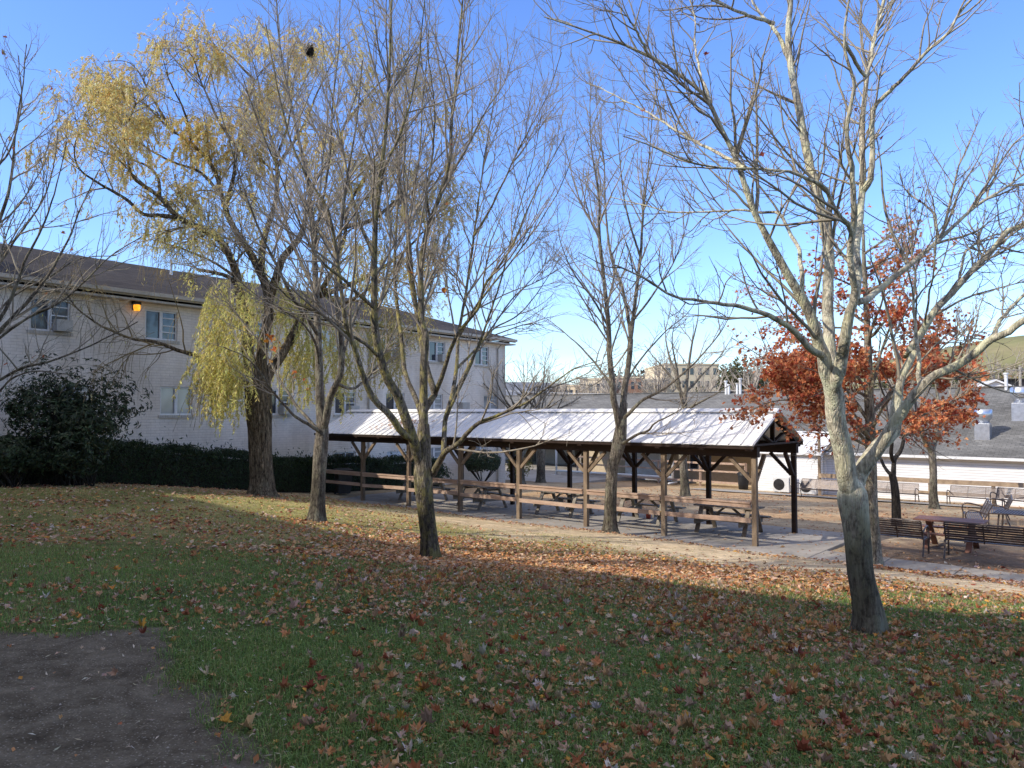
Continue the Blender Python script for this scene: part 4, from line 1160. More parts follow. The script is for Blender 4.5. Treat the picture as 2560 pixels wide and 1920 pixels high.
T.limb([(1110, 1132), (1112, 1085), (1114, 1049), (1125, 1013), (1134, 981), (1143, 929), (1148, 862), (1152, 828), (1162, 783), (1175, 700), (1190, 590), (1210, 450), (1230, 300), (1255, 140)], -0.2, 1.0, 0.045, 0.008)
T.limb([(1132, 990), (1139, 977), (1162, 936), (1184, 896), (1211, 853), (1240, 822), (1300, 790), (1350, 735), (1410, 640)], 0.05, 1.8, 0.034, 0.007)
T.limb([(1120, 1040), (1132, 1010), (1165, 945), (1195, 880), (1225, 800), (1260, 690), (1290, 560), (1330, 400), (1350, 290)], 0.0, -0.6, 0.03, 0.006)
T.limb([(933, 900), (900, 862), (850, 830), (800, 790), (740, 760), (680, 700), (620, 640), (560, 560)], -0.4, -2.2, 0.03, 0.006)
T.limb([(936, 772), (900, 740), (860, 700), (790, 640), (740, 540), (690, 420), (640, 300), (600, 180)], -0.6, -2.4, 0.032, 0.006)
T.limb([(938, 640), (905, 560), (870, 440), (850, 320), (820, 180), (800, 40)], -0.8, 0.6, 0.034, 0.008)
T.limb([(945, 520), (960, 420), (1000, 330), (1030, 220), (1050, 90), (1060, -40)], -0.9, -2.0, 0.03, 0.008)
T.limb([(1048, 805), (1030, 740), (1018, 640), (1030, 520), (1050, 400), (1060, 280), (1075, 120), (1080, -20)], 0.9, 2.2, 0.036, 0.008)
T.limb([(1071, 560), (1062, 480), (1080, 380), (1085, 260), (1070, 130), (1060, 0)], 0.3, -1.0, 0.03, 0.008)
T.limb([(1100, 470), (1160, 380), (1210, 280), (1260, 200), (1290, 90)], 0.3, 1.6, 0.028, 0.007)
T.limb([(1165, 850), (1210, 760), (1280, 660), (1350, 560), (1410, 450), (1450, 330)], 0.8, -0.5, 0.026, 0.006)
T.limb([(1145, 930), (1200, 870), (1290, 740), (1370, 690), (1450, 640)], 0.4, 2.2, 0.026, 0.006)
T.limb([(1190, 600), (1250, 480), (1310, 350), (1370, 230), (1400, 130)], 0.6, -1.0, 0.024, 0.006)
T.limb([(855, 640), (780, 540), (720, 420), (640, 330), (570, 260)], -1.0, 1.2, 0.026, 0.006)
T.limb([(1059, 1060), (1040, 1000), (1010, 930), (1000, 830), (985, 700), (990, 560), (1000, 420), (1010, 280), (1020, 120), (1030, -30)], 0.3, 2.6, 0.05, 0.01)
T.limbs = [(a_, b_ * (1 - 0.22 * np.linspace(0, 1, 40) ** 0.5)) for a_, b_ in T.limbs]
UPL = dict(ang=(0.4, 0.95), up=0.12, bend=0.055)
T.finish([dict(per_m=4.2, lf=0.30, lb=0.85, K=8, curl=0.09, rk=0.010, tmin=0.22, lim=2.6, **UPL),
          dict(per_m=6.0, lf=0.35, lb=0.30, K=6, curl=0.14, rk=0.008, rmin=0.0028, ang=(0.4, 0.95), up=0.12, bend=0.05, lim=1.1, S=3),
          dict(per_m=6.0, lf=0.2, lb=0.18, K=4, curl=0.2, rk=0.006, rmin=0.0022, ang=(0.4, 1.0), up=0.1, bend=0.03, S=3, maxn=24000)], 10)
TC = T

# --- maple to its left
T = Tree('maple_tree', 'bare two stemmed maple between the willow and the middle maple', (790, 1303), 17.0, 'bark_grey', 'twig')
T.trunk([(790, 1304), (793, 1280), (797, 1206), (802, 1122), (806, 1071), (800, 995), (798, 911)], [19, 18, 16.5, 17, 15, 11, 9], 1.4)
T.limb([(800, 1000), (798, 911), (794, 827), (790, 721), (787, 660), (781, 560), (770, 470), (747, 347), (723, 231), (700, 110), (690, 0)], 0, 0.8, 0.095, 0.014)
T.limb([(806, 1085), (816, 1045), (824, 995), (836, 970), (850, 935), (853, 869), (845, 800), (838, 700), (850, 560), (870, 420), (890, 300), (905, 150)], 0, -1.2, 0.085, 0.012)
T.limb([(800, 1078), (775, 1062), (739, 1042), (710, 1012), (680, 974), (650, 930), (610, 890), (560, 868)], 0, -2.2, 0.045, 0.008)
T.limb([(797, 1070), (770, 1040), (743, 1012), (715, 970), (693, 936), (650, 860), (600, 800), (540, 720), (470, 660)], 0, 1.5, 0.038, 0.007)
T.limb([(845, 955), (870, 966), (895, 962), (930, 930), (960, 880), (1000, 800), (1050, 720)], 0, 1.8, 0.04, 0.007)
T.limb([(795, 840), (770, 800), (730, 740), (690, 660), (640, 560), (600, 440), (560, 300), (530, 180)], 0.3, -2.2, 0.045, 0.007)
T.limb([(790, 740), (760, 680), (725, 600), (690, 480), (660, 350), (630, 220), (610, 90)], 0.3, 2.0, 0.045, 0.007)
T.limb([(850, 880), (880, 800), (920, 700), (940, 560), (960, 420), (980, 280)], -0.5, 1.5, 0.04, 0.007)
T.limb([(785, 620), (800, 520), (820, 400), (830, 260), (845, 120), (850, -10)], 0.5, -1.0, 0.04, 0.007)
T.limb([(798, 911), (785, 850), (750, 800), (700, 770), (650, 745), (590, 700)], 0.1, -2.0, 0.035, 0.007)
T.finish([dict(per_m=3.6, lf=0.30, lb=0.8, K=8, curl=0.09, rk=0.010, tmin=0.2, lim=2.6, rmin=0.004, **UPL),
          dict(per_m=5.0, lf=0.35, lb=0.32, K=6, curl=0.14, rk=0.008, rmin=0.0036, ang=(0.4, 0.95), up=0.12, bend=0.05, lim=1.2, S=3),
          dict(per_m=4.5, lf=0.2, lb=0.2, K=4, curl=0.2, rk=0.006, rmin=0.003, ang=(0.4, 1.0), up=0.1, bend=0.03, S=3, maxn=14000)], 10)
TL = T

# --- big lichen covered maple on the right
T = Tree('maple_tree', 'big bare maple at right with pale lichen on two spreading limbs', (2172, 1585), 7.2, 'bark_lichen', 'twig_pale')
T.trunk([(2175, 1588), (2172, 1540)] + Ls(c18, (805, 1600), (775, 1300), (750, 1110), (747, 1050), (744, 990), (742, 940)), [37, 33, 30, 31, 35, 33, 24, 10], 1.25)
r1 = Ls(c18, (735, 1080), (695, 950), (670, 750), (625, 600), (605, 450), (610, 340))
T.limb(r1 + Ls(c18, (570, 250), (550, 130), (500, 0)) + Ls(cQ, (660, 1200), (600, 1030), (530, 900), (440, 740), (340, 560), (260, 400), (200, 250), (120, 0)) + Ls(cR, (900, 540), (840, 420), (740, 340), (620, 260), (480, 190), (300, 125), (130, 70)), 0, -0.9, 0, 0, rp=[(0, .092), (.2, .08), (.27, .054), (.5, .027), (.72, .017), (1, .005)])
T.limb(Ls(c18, (640, 400), (612, 330), (600, 220)) + Ls(cQ, (775, 1400), (755, 1200), (745, 1000), (750, 700), (730, 560), (700, 380), (660, 180), (620, 50)) + Ls(cR, (1250, 560), (1220, 400), (1200, 300), (1190, 150), (1200, 0)) + [(1978, -80)], 0.05, 0.8, 0, 0, rp=[(0, .056), (.5, .042), (.8, .031), (1, .024)])
T.limb(Ls(c18, (625, 420), (630, 330), (655, 240), (690, 80)) + Ls(cQ, (860, 1300), (900, 1080), (935, 950), (905, 800), (890, 620), (905, 500), (840, 420), (770, 320), (740, 220), (640, 160), (500, 100), (330, 80), (200, 68), (0, 62)) + Ls(cR, (760, 700), (600, 640), (480, 600)), 0.05, -1.6, 0, 0, rp=[(0, .062), (.2, .045), (.3, .029), (.42, .020), (.6, .013), (1, .004)])
T.limb(Ls(cQ, (925, 990), (945, 850), (930, 650), (955, 430), (975, 200), (972, 0)) + Ls(cR, (1510, 600), (1522, 400), (1560, 200), (1600, 0)) + [(2220, -90)], -0.3, 0.5, 0.042, 0.015)
T.limb(Ls(cQ, (928, 985), (985, 985), (1050, 945), (1200, 810), (1400, 650), (1560, 520), (1780, 320), (2000, 180), (2100, 100)) + [(2620, 390), (2680, 340)], 0.0, 1.4, 0.034, 0.007)
T.limb(Ls(cQ, (975, 210), (1040, 100)) + Ls(cR, (1560, 500), (1640, 400), (1700, 340), (1790, 250), (1860, 190), (1930, 80), (1990, 10)) + [(2460, -40)], 0.2, -0.8, 0.030, 0.009)
T.limb(Ls(cQ, (715, 1400), (640, 1340), (520, 1210), (400, 1110), (200, 1020), (0, 980)) + Ls(cR, (800, 1280), (700, 1260), (560, 1180), (430, 1130)), -0.1, -1.6, 0.034, 0.006)
T.limb(Ls(cQ, (600, 960), (570, 640), (500, 520), (420, 360), (300, 350), (150, 330), (0, 345)) + Ls(cR, (700, 910), (560, 880), (430, 850)), -0.3, 0.9, 0.022, 0.005)
T.limb(Ls(cR, (1130, 100), (1000, 60), (900, 20), (820, -20)) + [(1700, -70)], 0.6, -0.4, 0.022, 0.007)
T.limb(Ls(cR, (1190, 260), (1140, 150), (1080, 80), (1030, 0)) + [(1850, -60)], 0.7, 1.2, 0.026, 0.008)
T.limb(Ls(cQ, (905, 640), (930, 420), (920, 260), (900, 60)) + Ls(cR, (1440, 560), (1480, 380), (1440, 200), (1470, 0)) + [(2140, -60)], -0.5, -1.3, 0.030, 0.008)
T.limb(Ls(cR, (1440, 200), (1520, 330), (1560, 200), (1600, 60), (1680, -40)), -0.9, 0.2, 0.016, 0.006)
T.limb(Ls(cR, (850, 440), (810, 320), (790, 200), (800, 80), (770, -40)), -0.6, 0.2, 0.016, 0.005)
T.limb(Ls(cR, (600, 250), (560, 180), (500, 90), (440, 20)), -0.8, -1.2, 0.014, 0.004)
T.limb(Ls(cR, (1000, 740), (900, 680), (760, 600), (600, 500), (420, 400), (330, 370)), -0.4, 1.0, 0.018, 0.005)
# right fork
T.limb(Ls(c18, (745, 1080), (790, 950), (850, 850), (930, 750), (1010, 665), (1060, 600), (1062, 480), (1078, 350), (1110, 220), (1190, 70)) + Ls(cQ, (1300, 1350), (1400, 1200), (1480, 1050), (1600, 920), (1750, 760), (1900, 610), (2000, 480), (2100, 430)) + [(2640, 500), (2720, 420)], 0, 0.7, 0, 0, rp=[(0, .080), (.2, .06), (.28, .038), (.6, .031), (1, .018)])
T.limb(Ls(c18, (790, 930), (870, 830), (970, 690), (1060, 550), (1130, 450), (1220, 340), (1340, 230), (1500, 150), (1650, 40)) + Ls(cQ, (1880, 1220), (2000, 1180), (2100, 1110)) + [(2640, 750), (2720, 690)], 0.05, -0.8, 0, 0, rp=[(0, .064), (.4, .040), (.7, .031), (1, .018)])
T.limb(Ls(c18, (1225, 340), (1210, 250), (1212, 100)) + [(2292, 850), (2284, 760), (2290, 660), (2276, 560), (2280, 460)], -0.1, 0.5, 0.022, 0.004)
T.limb(Ls(cQ, (1860, 1220), (1890, 1190), (1960, 1080), (2100, 930)) + [(2620, 660), (2680, 590)], -0.5, 0.4, 0.024, 0.008)
T.limb(Ls(cQ, (1420, 1160), (1440, 900), (1470, 700), (1460, 400), (1440, 240)), 0.2, -0.5, 0.012, 0.004)
T.limb(Ls(cQ, (1640, 870), (1700, 640), (1800, 560), (2000, 500), (2100, 470)), 0.5, 1.5, 0.016, 0.005)
T.finish([dict(per_m=6.5, lf=0.30, lb=0.42, K=8, curl=0.11, rk=0.010, tmin=0.25, lim=1.5, ang=(0.45, 1.0), up=0.12, bend=0.05),
          dict(per_m=8.0, lf=0.35, lb=0.22, K=6, curl=0.16, rk=0.008, rmin=0.0025, ang=(0.45, 1.0), up=0.08, bend=0.05, lim=0.7, S=3),
          dict(per_m=8.0, lf=0.2, lb=0.09, K=4, curl=0.2, rk=0.006, rmin=0.0019, ang=(0.4, 1.0), up=0.1, bend=0.03, S=3, maxn=45000)], 14, 0.09)
TR = T

# --- maple hugging the pavilion
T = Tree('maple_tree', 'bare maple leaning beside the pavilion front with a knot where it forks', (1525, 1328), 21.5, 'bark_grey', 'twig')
T.trunk([(1525, 1331)] + Ls(c12, (835, 1200), (850, 950), (880, 850), (900, 750), (920, 600), (935, 470)), [16, 14.5, 14, 15.5, 17, 12, 9], 1.5)
T.limb(Ls(c12, (905, 720), (885, 560), (860, 450), (850, 300), (830, 100)) + Ls(cR, (420, 1400), (400, 1200), (380, 1000), (380, 850), (350, 650)) + [(1478, 280), (1480, 190)], 0, -0.8, 0.105, 0.010)
T.limb(Ls(c12, (920, 600), (945, 350), (970, 200), (990, 0)) + Ls(cR, (510, 1500), (530, 1350), (560, 1100), (570, 950), (590, 750)) + [(1630, 340), (1640, 240)], 0, 0.8, 0.10, 0.010)
T.limb([(1580, 840)] + Ls(cR, (505, 1400), (480, 1260), (430, 1120), (410, 950), (400, 700)) + [(1500, 330), (1490, 200)], 0.5, 1.8, 0.06, 0.008)
T.limb(Ls(c12, (950, 600), (1010, 540), (1100, 450), (1250, 370), (1400, 240)) + [(1760, 885), (1810, 820), (1850, 740)], 0, -1.8, 0.055, 0.007)
T.limb(Ls(c12, (940, 800), (985, 775), (1060, 720), (1130, 690), (1160, 640), (1250, 590)) + [(1700, 1025), (1730, 990)], 0, -1.6, 0.05, 0.007)
T.limb([(1535, 990), (1515, 950), (1470, 890), (1420, 840), (1370, 800), (1320, 770)], -0.1, 1.8, 0.04, 0.006)
T.limb([(1523, 820), (1490, 760), (1440, 690), (1400, 600), (1390, 500)], -0.3, -1.6, 0.035, 0.006)
T.limb([(1500, 590), (1450, 500), (1420, 400), (1400, 290)], -0.5, 1.0, 0.03, 0.006)
T.limb([(1585, 790), (1640, 720), (1690, 640), (1720, 540), (1730, 450)], 0.5, -1.0, 0.035, 0.006)
T.limb([(1565, 960), (1600, 900), (1660, 830), (1720, 780), (1770, 700)], 0.2, 2.0, 0.035, 0.006)
T.limb([(1605, 640), (1570, 540), (1550, 430), (1540, 310), (1530, 220)], 0.6, -0.4, 0.035, 0.006)
T.finish([dict(per_m=3.2, lf=0.30, lb=0.8, K=8, curl=0.1, rk=0.010, tmin=0.2, lim=2.4, rmin=0.0045, **UPL),
          dict(per_m=4.8, lf=0.35, lb=0.32, K=6, curl=0.14, rk=0.008, rmin=0.004, ang=(0.4, 0.95), up=0.12, bend=0.05, lim=1.2, S=3),
          dict(per_m=4.0, lf=0.2, lb=0.25, K=4, curl=0.2, rk=0.006, rmin=0.0035, ang=(0.4, 1.0), up=0.1, bend=0.03, S=3, maxn=18000)], 10)

# --- willow
T = Tree('willow_tree', 'large old willow with yellow drooping leaves and thick furrowed trunk', (655, 1238), 24.0, 'bark_willow', 'twig_yellow')
T.trunk([(655, 1240), (655, 1200), (652, 1140), (650, 1080), (646, 1000), (645, 950)], [30, 28, 28, 29, 33, 30], 1.35)
W_ = T.limb
W_([(638, 1000), (622, 932), (613, 869), (604, 800), (590, 712), (579, 666), (550, 608), (509, 579), (440, 544), (393, 492), (335, 450), (318, 400), (312, 336), (340, 260)], 0, -1.5, 0.22, 0.02)
W_([(655, 1000), (662, 869), (675, 800), (671, 723), (631, 637), (579, 556), (556, 492), (538, 428), (492, 370), (428, 324), (359, 260), (300, 230)], 0, 1.5, 0.21, 0.015)
W_([(662, 1000), (680, 935), (710, 890), (741, 830), (775, 760), (820, 700), (860, 600), (870, 520), (910, 455), (960, 400)], 0, 2.5, 0.2, 0.02)
W_([(671, 740), (690, 680), (706, 637), (752, 579), (781, 463), (833, 376), (868, 289), (900, 200)], 0.4, -1.2, 0.14, 0.015)
W_([(650, 690), (660, 600), (690, 500), (690, 400), (660, 290), (640, 180), (610, 100)], 0.5, 3.0, 0.12, 0.012)
W_([(560, 520), (580, 450), (590, 370), (608, 289), (640, 200), (700, 130)], 1.1, 0.0, 0.07, 0.010)
W_([(450, 548), (400, 541), (359, 538), (312, 498), (243, 457), (203, 428), (188, 390), (197, 341), (230, 290)], -0.9, -2.5, 0.075, 0.012)
W_([(400, 500), (395, 450), (370, 420), (330, 400), (270, 360), (220, 300), (250, 220)], -1.0, 0.5, 0.05, 0.010)
W_([(556, 492), (500, 430), (420, 400), (340, 350), (280, 280), (240, 210)], 1.0, 3.0, 0.06, 0.010)
W_([(620, 985), (590, 950), (548, 930), (506, 900), (443, 879), (380, 854), (329, 847), (262, 820), (228, 799), (190, 769), (160, 725)], 0, -2.6, 0.10, 0.018)
W_([(600, 720), (575, 695), (535, 682), (494, 672)], -0.3, -1.0, 0.07, 0.05)
W_([(590, 700), (544, 665), (475, 631), (382, 599)], -0.4, 1.4, 0.05, 0.015)
W_([(790, 740), (850, 720), (920, 690), (1000, 640), (1080, 560), (1140, 480)], 0.8, 3.5, 0.1, 0.012)
W_([(868, 560), (940, 540), (1020, 470), (1090, 400), (1150, 330)], 1.5, -1.0, 0.08, 0.012)
W_([(800, 720), (840, 760), (900, 740), (960, 700), (1040, 720)], 0.8, -1.5, 0.08, 0.012)
W_([(860, 310), (920, 240), (980, 180), (1040, 160)], -0.8, 1.5, 0.05, 0.010)
W_([(700, 420), (760, 320), (800, 220), (850, 130), (900, 90)], 1.5, 3.5, 0.06, 0.010)
W_([(480, 370), (460, 280), (420, 190), (400, 110)], 1.2, -0.5, 0.05, 0.010)
W_([(640, 200), (560, 130), (480, 100)], 1.5, 1.0, 0.04, 0.010)
W_([(690, 400), (720, 300), (730, 200), (760, 110)], 1.5, 0.2, 0.05, 0.010)
W_([(590, 370), (540, 290), (500, 200), (470, 130), (380, 120)], 0.8, 0.0, 0.05, 0.010)
W_([(428, 324), (380, 240), (330, 160), (260, 150)], 1.0, 2.0, 0.05, 0.010)
W_([(900, 500), (960, 360), (1000, 260), (1080, 220)], 2.0, 2.6, 0.05, 0.010)
LPw = T.limbs
keep = LPw[:]
T.finish([dict(per_m=3.6, lf=0.25, lb=1.1, K=8, curl=0.12, rk=0.010, tmin=0.35, lim=2.6, rmin=0.006, ang=(0.5, 1.1), up=0.30, bend=0.0),
          dict(per_m=4.0, lf=0.3, lb=0.6, K=7, curl=0.13, rk=0.007, rmin=0.005, ang=(0.4, 1.2), up=0.05, bend=-0.10, lim=1.6, S=3),
          dict(per_m=4.2, lf=0.2, lb=0.75, K=7, curl=0.10, rk=0.004, rmin=0.0035, ang=(0.4, 1.3), up=-0.5, bend=-0.34, lim=1.5, S=3, maxn=12000)], 12, 0.12)
WL = T
st = T.levels[3][0]
# thin the strands toward the camera-right side where the leaves have mostly dropped
sc_ = st[:, -1]
pxx = 1280 + F * sc_[:, 0] / sc_[:, 1]
nst = len(st)
# long curtains hanging low around the trunk
def curtain(px0, px1, py0, py1, dn, n, ln):
    x = rng.uniform(px0, px1, n); y = rng.uniform(py0, py1, n); d = rng.uniform(*dn, n)
    P0 = np.stack([at(a, b, 24 + c) for a, b, c in zip(x, y, d)])
    K = 7; Q = np.empty((n, K, 3)); Q[:, 0] = P0
    dr = norm(np.stack([rng.normal(size=n) * 0.35 - 0.15, rng.normal(size=n) * 0.35, -np.ones(n) * 0.5], 1))
    l = rng.uniform(*ln, n)[:, None] / (K - 1)
    for k in range(1, K):
        dr = norm(dr + rng.normal(size=(n, 3)) * 0.07 - UPV * 0.25); Q[:, k] = Q[:, k - 1] + dr * l
    return Q
cur = np.concatenate([curtain(520, 640, 690, 900, (-2.2, -0.6), 130, (1.0, 2.6)), curtain(505, 610, 870, 960, (-2.4, -0.8), 110, (0.8, 1.7)),
                      curtain(690, 800, 680, 900, (0.5, 2.5), 90, (0.9, 2.0)), curtain(740, 900, 780, 950, (0.5, 3.0), 110, (0.8, 1.8)),
                      curtain(880, 1020, 760, 920, (0.5, 3.0), 100, (0.8, 1.6)), curtain(560, 760, 560, 760, (1.0, 3.0), 90, (1.2, 2.4)), curtain(940, 1150, 360, 680, (1.0, 4.0), 130, (0.8, 1.8))])
tv, tf = tubes(cur, np.full(cur.shape[:2], 0.0045), 3)
mesh_np('hanging_shoots', tv - T.base, [tf], 'twig_yellow', T.o)
allst = np.concatenate([st, cur])
nL = 112000
i = np.concatenate([rng.integers(0, nst, nL - 11000), rng.integers(nst, len(allst), 11000)])
t = rng.uniform(0.05, 1, nL) * (st.shape[1] - 1) if st.shape[1] == cur.shape[1] else None

def strand_leaves(A, i, col, size, nrm_up=0.2):
    n = len(i); t = rng.uniform(0.05, 1, n) * (A.shape[1] - 1); j = np.minimum(t.astype(int), A.shape[1] - 2); f = (t - j)[:, None]
    p = A[i, j] * (1 - f) + A[i, j + 1] * f; tn = norm(A[i, j + 1] - A[i, j])
    ax = norm(tn * 0.7 + rng.normal(size=(n, 3)) * 0.45 - UPV * 0.45)
    nr = norm(rng.normal(size=(n, 3)) + UPV * nrm_up)
    sz = size * rng.uniform(0.6, 1.3, n)
    return leaf_cards(p + ax * sz[:, None] * 0.5, sz, nr, col(p), 'quad', 0.24, 0.3, ax)
def wcol(p):
    n = len(p); x = 1280 + F * p[:, 0] / p[:, 1]; y = 1029 - F * p[:, 2] / p[:, 1]
    a = pick_col(n, [(0.84, 0.62, 0.20), (0.88, 0.72, 0.32), (0.74, 0.62, 0.22), (0.80, 0.54, 0.20), (0.90, 0.80, 0.48)])
    b = pick_col(n, [(0.74, 0.68, 0.22), (0.82, 0.74, 0.30), (0.86, 0.72, 0.28), (0.62, 0.60, 0.20)])
    c = pick_col(n, [(0.42, 0.37, 0.17), (0.50, 0.42, 0.19), (0.58, 0.49, 0.24), (0.34, 0.32, 0.15)])
    kb = sstep(420, 720, y)[:, None]; kc = (sstep(780, 1000, x) * 0.85)[:, None]  # olive right side has the crown's shade put into its leaf colour
    return (a * (1 - kb) + b * kb) * (1 - kc) + c * kc
# keep density where the photo is leafy
sx0 = 1280 + F * allst[:, 3, 0] / allst[:, 3, 1]; sy0 = 1029 - F * allst[:, 3, 2] / allst[:, 3, 1]
wt_ = np.where(np.arange(len(allst)) * 0 + np.arange(len(allst)) >= nst, 2.0, 0.30 + 0.35 * np.exp(-((sx0 - 720) / 260) ** 2 - ((sy0 - 190) / 130) ** 2) + 1.1 * np.exp(-((sx0 - 430) / 330) ** 2 - ((sy0 - 300) / 260) ** 2) + 0.5 * np.exp(-((sx0 - 900) / 200) ** 2 - ((sy0 - 500) / 300) ** 2))
clump = (fbm(sx0 * 0.012, sy0 * 0.012, 55, 3)); wt_ = (wt_ * sstep(0.28, 0.55, clump) + 0.03) * np.where((sx0 < 430) & (sy0 > 610), 0.04, 1)
i = rng.choice(len(allst), nL, p=wt_ / wt_.sum())
v, f, c = strand_leaves(allst, i, wcol, 0.135)
mesh_np('foliage', v - WL.base, [f], 'leaf', WL.o, False, c)

# few leaves left hanging on the bare maples
def hang(T, n, lvl, pal, size, centres=None, rad=70):
    p, tn = sample_on(T.levels[lvl], n * 30 if centres else n, 0.5)
    if centres:
        x = 1280 + F * p[:, 0] / p[:, 1]; y = 1029 - F * p[:, 2] / p[:, 1]
        d = np.min([np.hypot(x - a, y - b) for a, b in centres], 0); k = np.where(rng.random(len(d)) < np.exp(-(d / rad) ** 2))[0][:n]; p = p[k]
    m_ = len(p)
    p = p + rng.normal(size=(m_, 3)) * 0.03
    v, f, c = leaf_cards(p, size * rng.uniform(0.7, 1.2, m_), rng.normal(size=(m_, 3)) + np.array([0, -0.6, 0.3]), pick_col(m_, pal), 'maple', curl=0.5)
    mesh_np('foliage', v - T.base, [f], 'leaf', T.o, False, c)
ORG = [(0.62, 0.25, 0.04), (0.60, 0.33, 0.06), (0.50, 0.16, 0.05)]
hang(TC, 85, 2, ORG, 0.13, [(975, 865), (990, 905), (960, 820), (1000, 800), (940, 930), (1075, 710), (1010, 960), (870, 960)], 38)
hang(TC, 12, 3, [(0.35, 0.07, 0.04), (0.5, 0.2, 0.05)], 0.08)
hang(TL, 40, 2, ORG, 0.13, [(740, 950), (800, 930), (700, 900), (660, 880), (830, 990)], 60)
hang(TR, 26, 3, [(0.25, 0.06, 0.04), (0.4, 0.12, 0.06)], 0.05)

# --- generic limb builder for the other trees
def auto_tree(T, trunk_px, rpx, nl, Lr, start, elev, r0, spread_seed, forks=None):
    """limbs that leave the trunk on all sides"""
    T.trunk(trunk_px, rpx)
    rg = np.random.default_rng(spread_seed)
    tr = T.tr
    for k in range(nl):
        f = rg.uniform(*start); j = int(f * (len(tr) - 1)); p = tr[j, :3]
        az = k * 2.4 + rg.uniform(-0.5, 0.5); el = rg.uniform(*elev)
        d = np.array([math.cos(az) * math.cos(el), math.sin(az) * math.cos(el), math.sin(el)])
        ln = rg.uniform(*Lr); q = [p]
        for s_ in range(5):
            d = norm(d + rg.normal(size=3) * 0.12 + UPV * 0.06); q.append(q[-1] + d * ln / 5)
        T.limb3(q, min(r0 * rg.uniform(0.6, 1.0), tr[j, 3] * 0.8), 0.008)

# --- red maple
T = Tree('red_maple_tree', 'maple still holding rust red leaves behind the big lichen covered maple', (2188, 1400), 17.6, 'bark_pale', 'twig')
auto_tree(T, [(2190, 1402), (2186, 1340), (2180, 1260), (2178, 1175), (2176, 1080), (2172, 980), (2170, 880), (2166, 770), (2160, 660), (2158, 560)], [15, 13.5, 13, 13.5, 12, 11, 9, 7, 5, 2.5], 15, (1.1, 2.0), (0.45, 0.95), (0.2, 0.8), 0.05, 5)
for pts, d1 in (([(2178, 1110), (2120, 1050), (2040, 985), (1960, 930), (1880, 880), (1830, 850)], -0.6), ([(2178, 1090), (2110, 1030), (2010, 1000), (1930, 1000), (1880, 1020)], -1.6), ([(2176, 1050), (2110, 960), (2030, 880), (1960, 790), (1900, 700)], 0.8), ([(2177, 1090), (2240, 1060), (2320, 1030), (2400, 990), (2440, 960)], -1.2),
                ([(2176, 1030), (2240, 970), (2320, 900), (2400, 830), (2440, 780)], 0.9), ([(2176, 1110), (2230, 1090), (2300, 1085), (2350, 1060), (2390, 1030)], 1.2), ([(2177, 1120), (2130, 1100), (2060, 1085), (2000, 1080)], -1.5), ([(2175, 1010), (2200, 900), (2240, 780), (2270, 680), (2310, 610)], -0.9),
                ([(2177, 1100), (2140, 1040), (2080, 960), (2030, 920)], -2.2), ([(2177, 1080), (2210, 1020), (2270, 960), (2330, 930)], -2.2)):
    T.limb(pts, 0, d1, 0.045, 0.007)
T.finish([dict(per_m=6.0, lf=0.35, lb=0.6, K=7, curl=0.14, rk=0.009, tmin=0.2, lim=1.5, ang=(0.5, 1.1), up=0.05, bend=0.03, rmin=0.004),
          dict(per_m=6.0, lf=0.3, lb=0.32, K=5, curl=0.18, rk=0.008, rmin=0.0032, ang=(0.4, 1.0), up=0.05, bend=0.03, S=3, lim=0.7)], 10)
TM = T
RED = [(0.66, 0.25, 0.11), (0.72, 0.33, 0.16), (0.50, 0.14, 0.07), (0.38, 0.085, 0.05), (0.76, 0.42, 0.22), (0.66, 0.27, 0.12)]
n0 = 110000
p, tn = sample_on(T.levels[2], n0, 0.3)
x = 1280 + F * p[:, 0] / p[:, 1]; y = 1029 - F * p[:, 2] / p[:, 1]
w = 0.42 * np.exp(-((x - 2190) / 210) ** 2 - ((y - 760) / 170) ** 2) + 1.0 * np.exp(-((x - 2010) / 170) ** 2 - ((y - 965) / 100) ** 2) + 0.95 * np.exp(-((x - 2240) / 160) ** 2 - ((y - 900) / 110) ** 2) + 0.95 * np.exp(-((x - 2330) / 130) ** 2 - ((y - 990) / 90) ** 2)
w = w * (x < 2470) * (y < 1125) * (0.25 + 0.75 * sstep(0.32, 0.60, fbm(x * 0.05, y * 0.055, 71, 3)))
w = w + 0.5 * np.exp(-((x - 1930) / 110) ** 2 - ((y - 940) / 90) ** 2) + 0.5 * np.exp(-((x - 2380) / 90) ** 2 - ((y - 1010) / 60) ** 2) * (x < 2470)
keep = rng.random(n0) < w * 0.27
p = p[keep]; m_ = len(p); p = p + rng.normal(size=(m_, 3)) * 0.06 - UPV * 0.03
v, f, c = leaf_cards(p, 0.105 * rng.uniform(0.6, 1.25, m_), rng.normal(size=(m_, 3)) + np.array([-0.3, -0.5, 0.4]), pick_col(m_, RED), 'maple', curl=0.6)
mesh_np('foliage', v - T.base, [f], 'leaf', T.o, False, c)

SMALL = lambda pm, rm: [dict(per_m=pm, lf=0.32, lb=0.8, K=7, curl=0.11, rk=0.010, tmin=0.2, lim=2.6, rmin=rm * 1.3, **UPL),
                        dict(per_m=pm * 1.3, lf=0.35, lb=0.4, K=5, curl=0.14, rk=0.008, rmin=rm, ang=(0.4, 0.95), up=0.12, bend=0.05, lim=1.4, S=3),
                        dict(per_m=3.2, lf=0.2, lb=0.3, K=4, curl=0.2, rk=0.006, rmin=rm * 0.85, ang=(0.4, 1.0), up=0.1, bend=0.03, S=3, maxn=9000)]
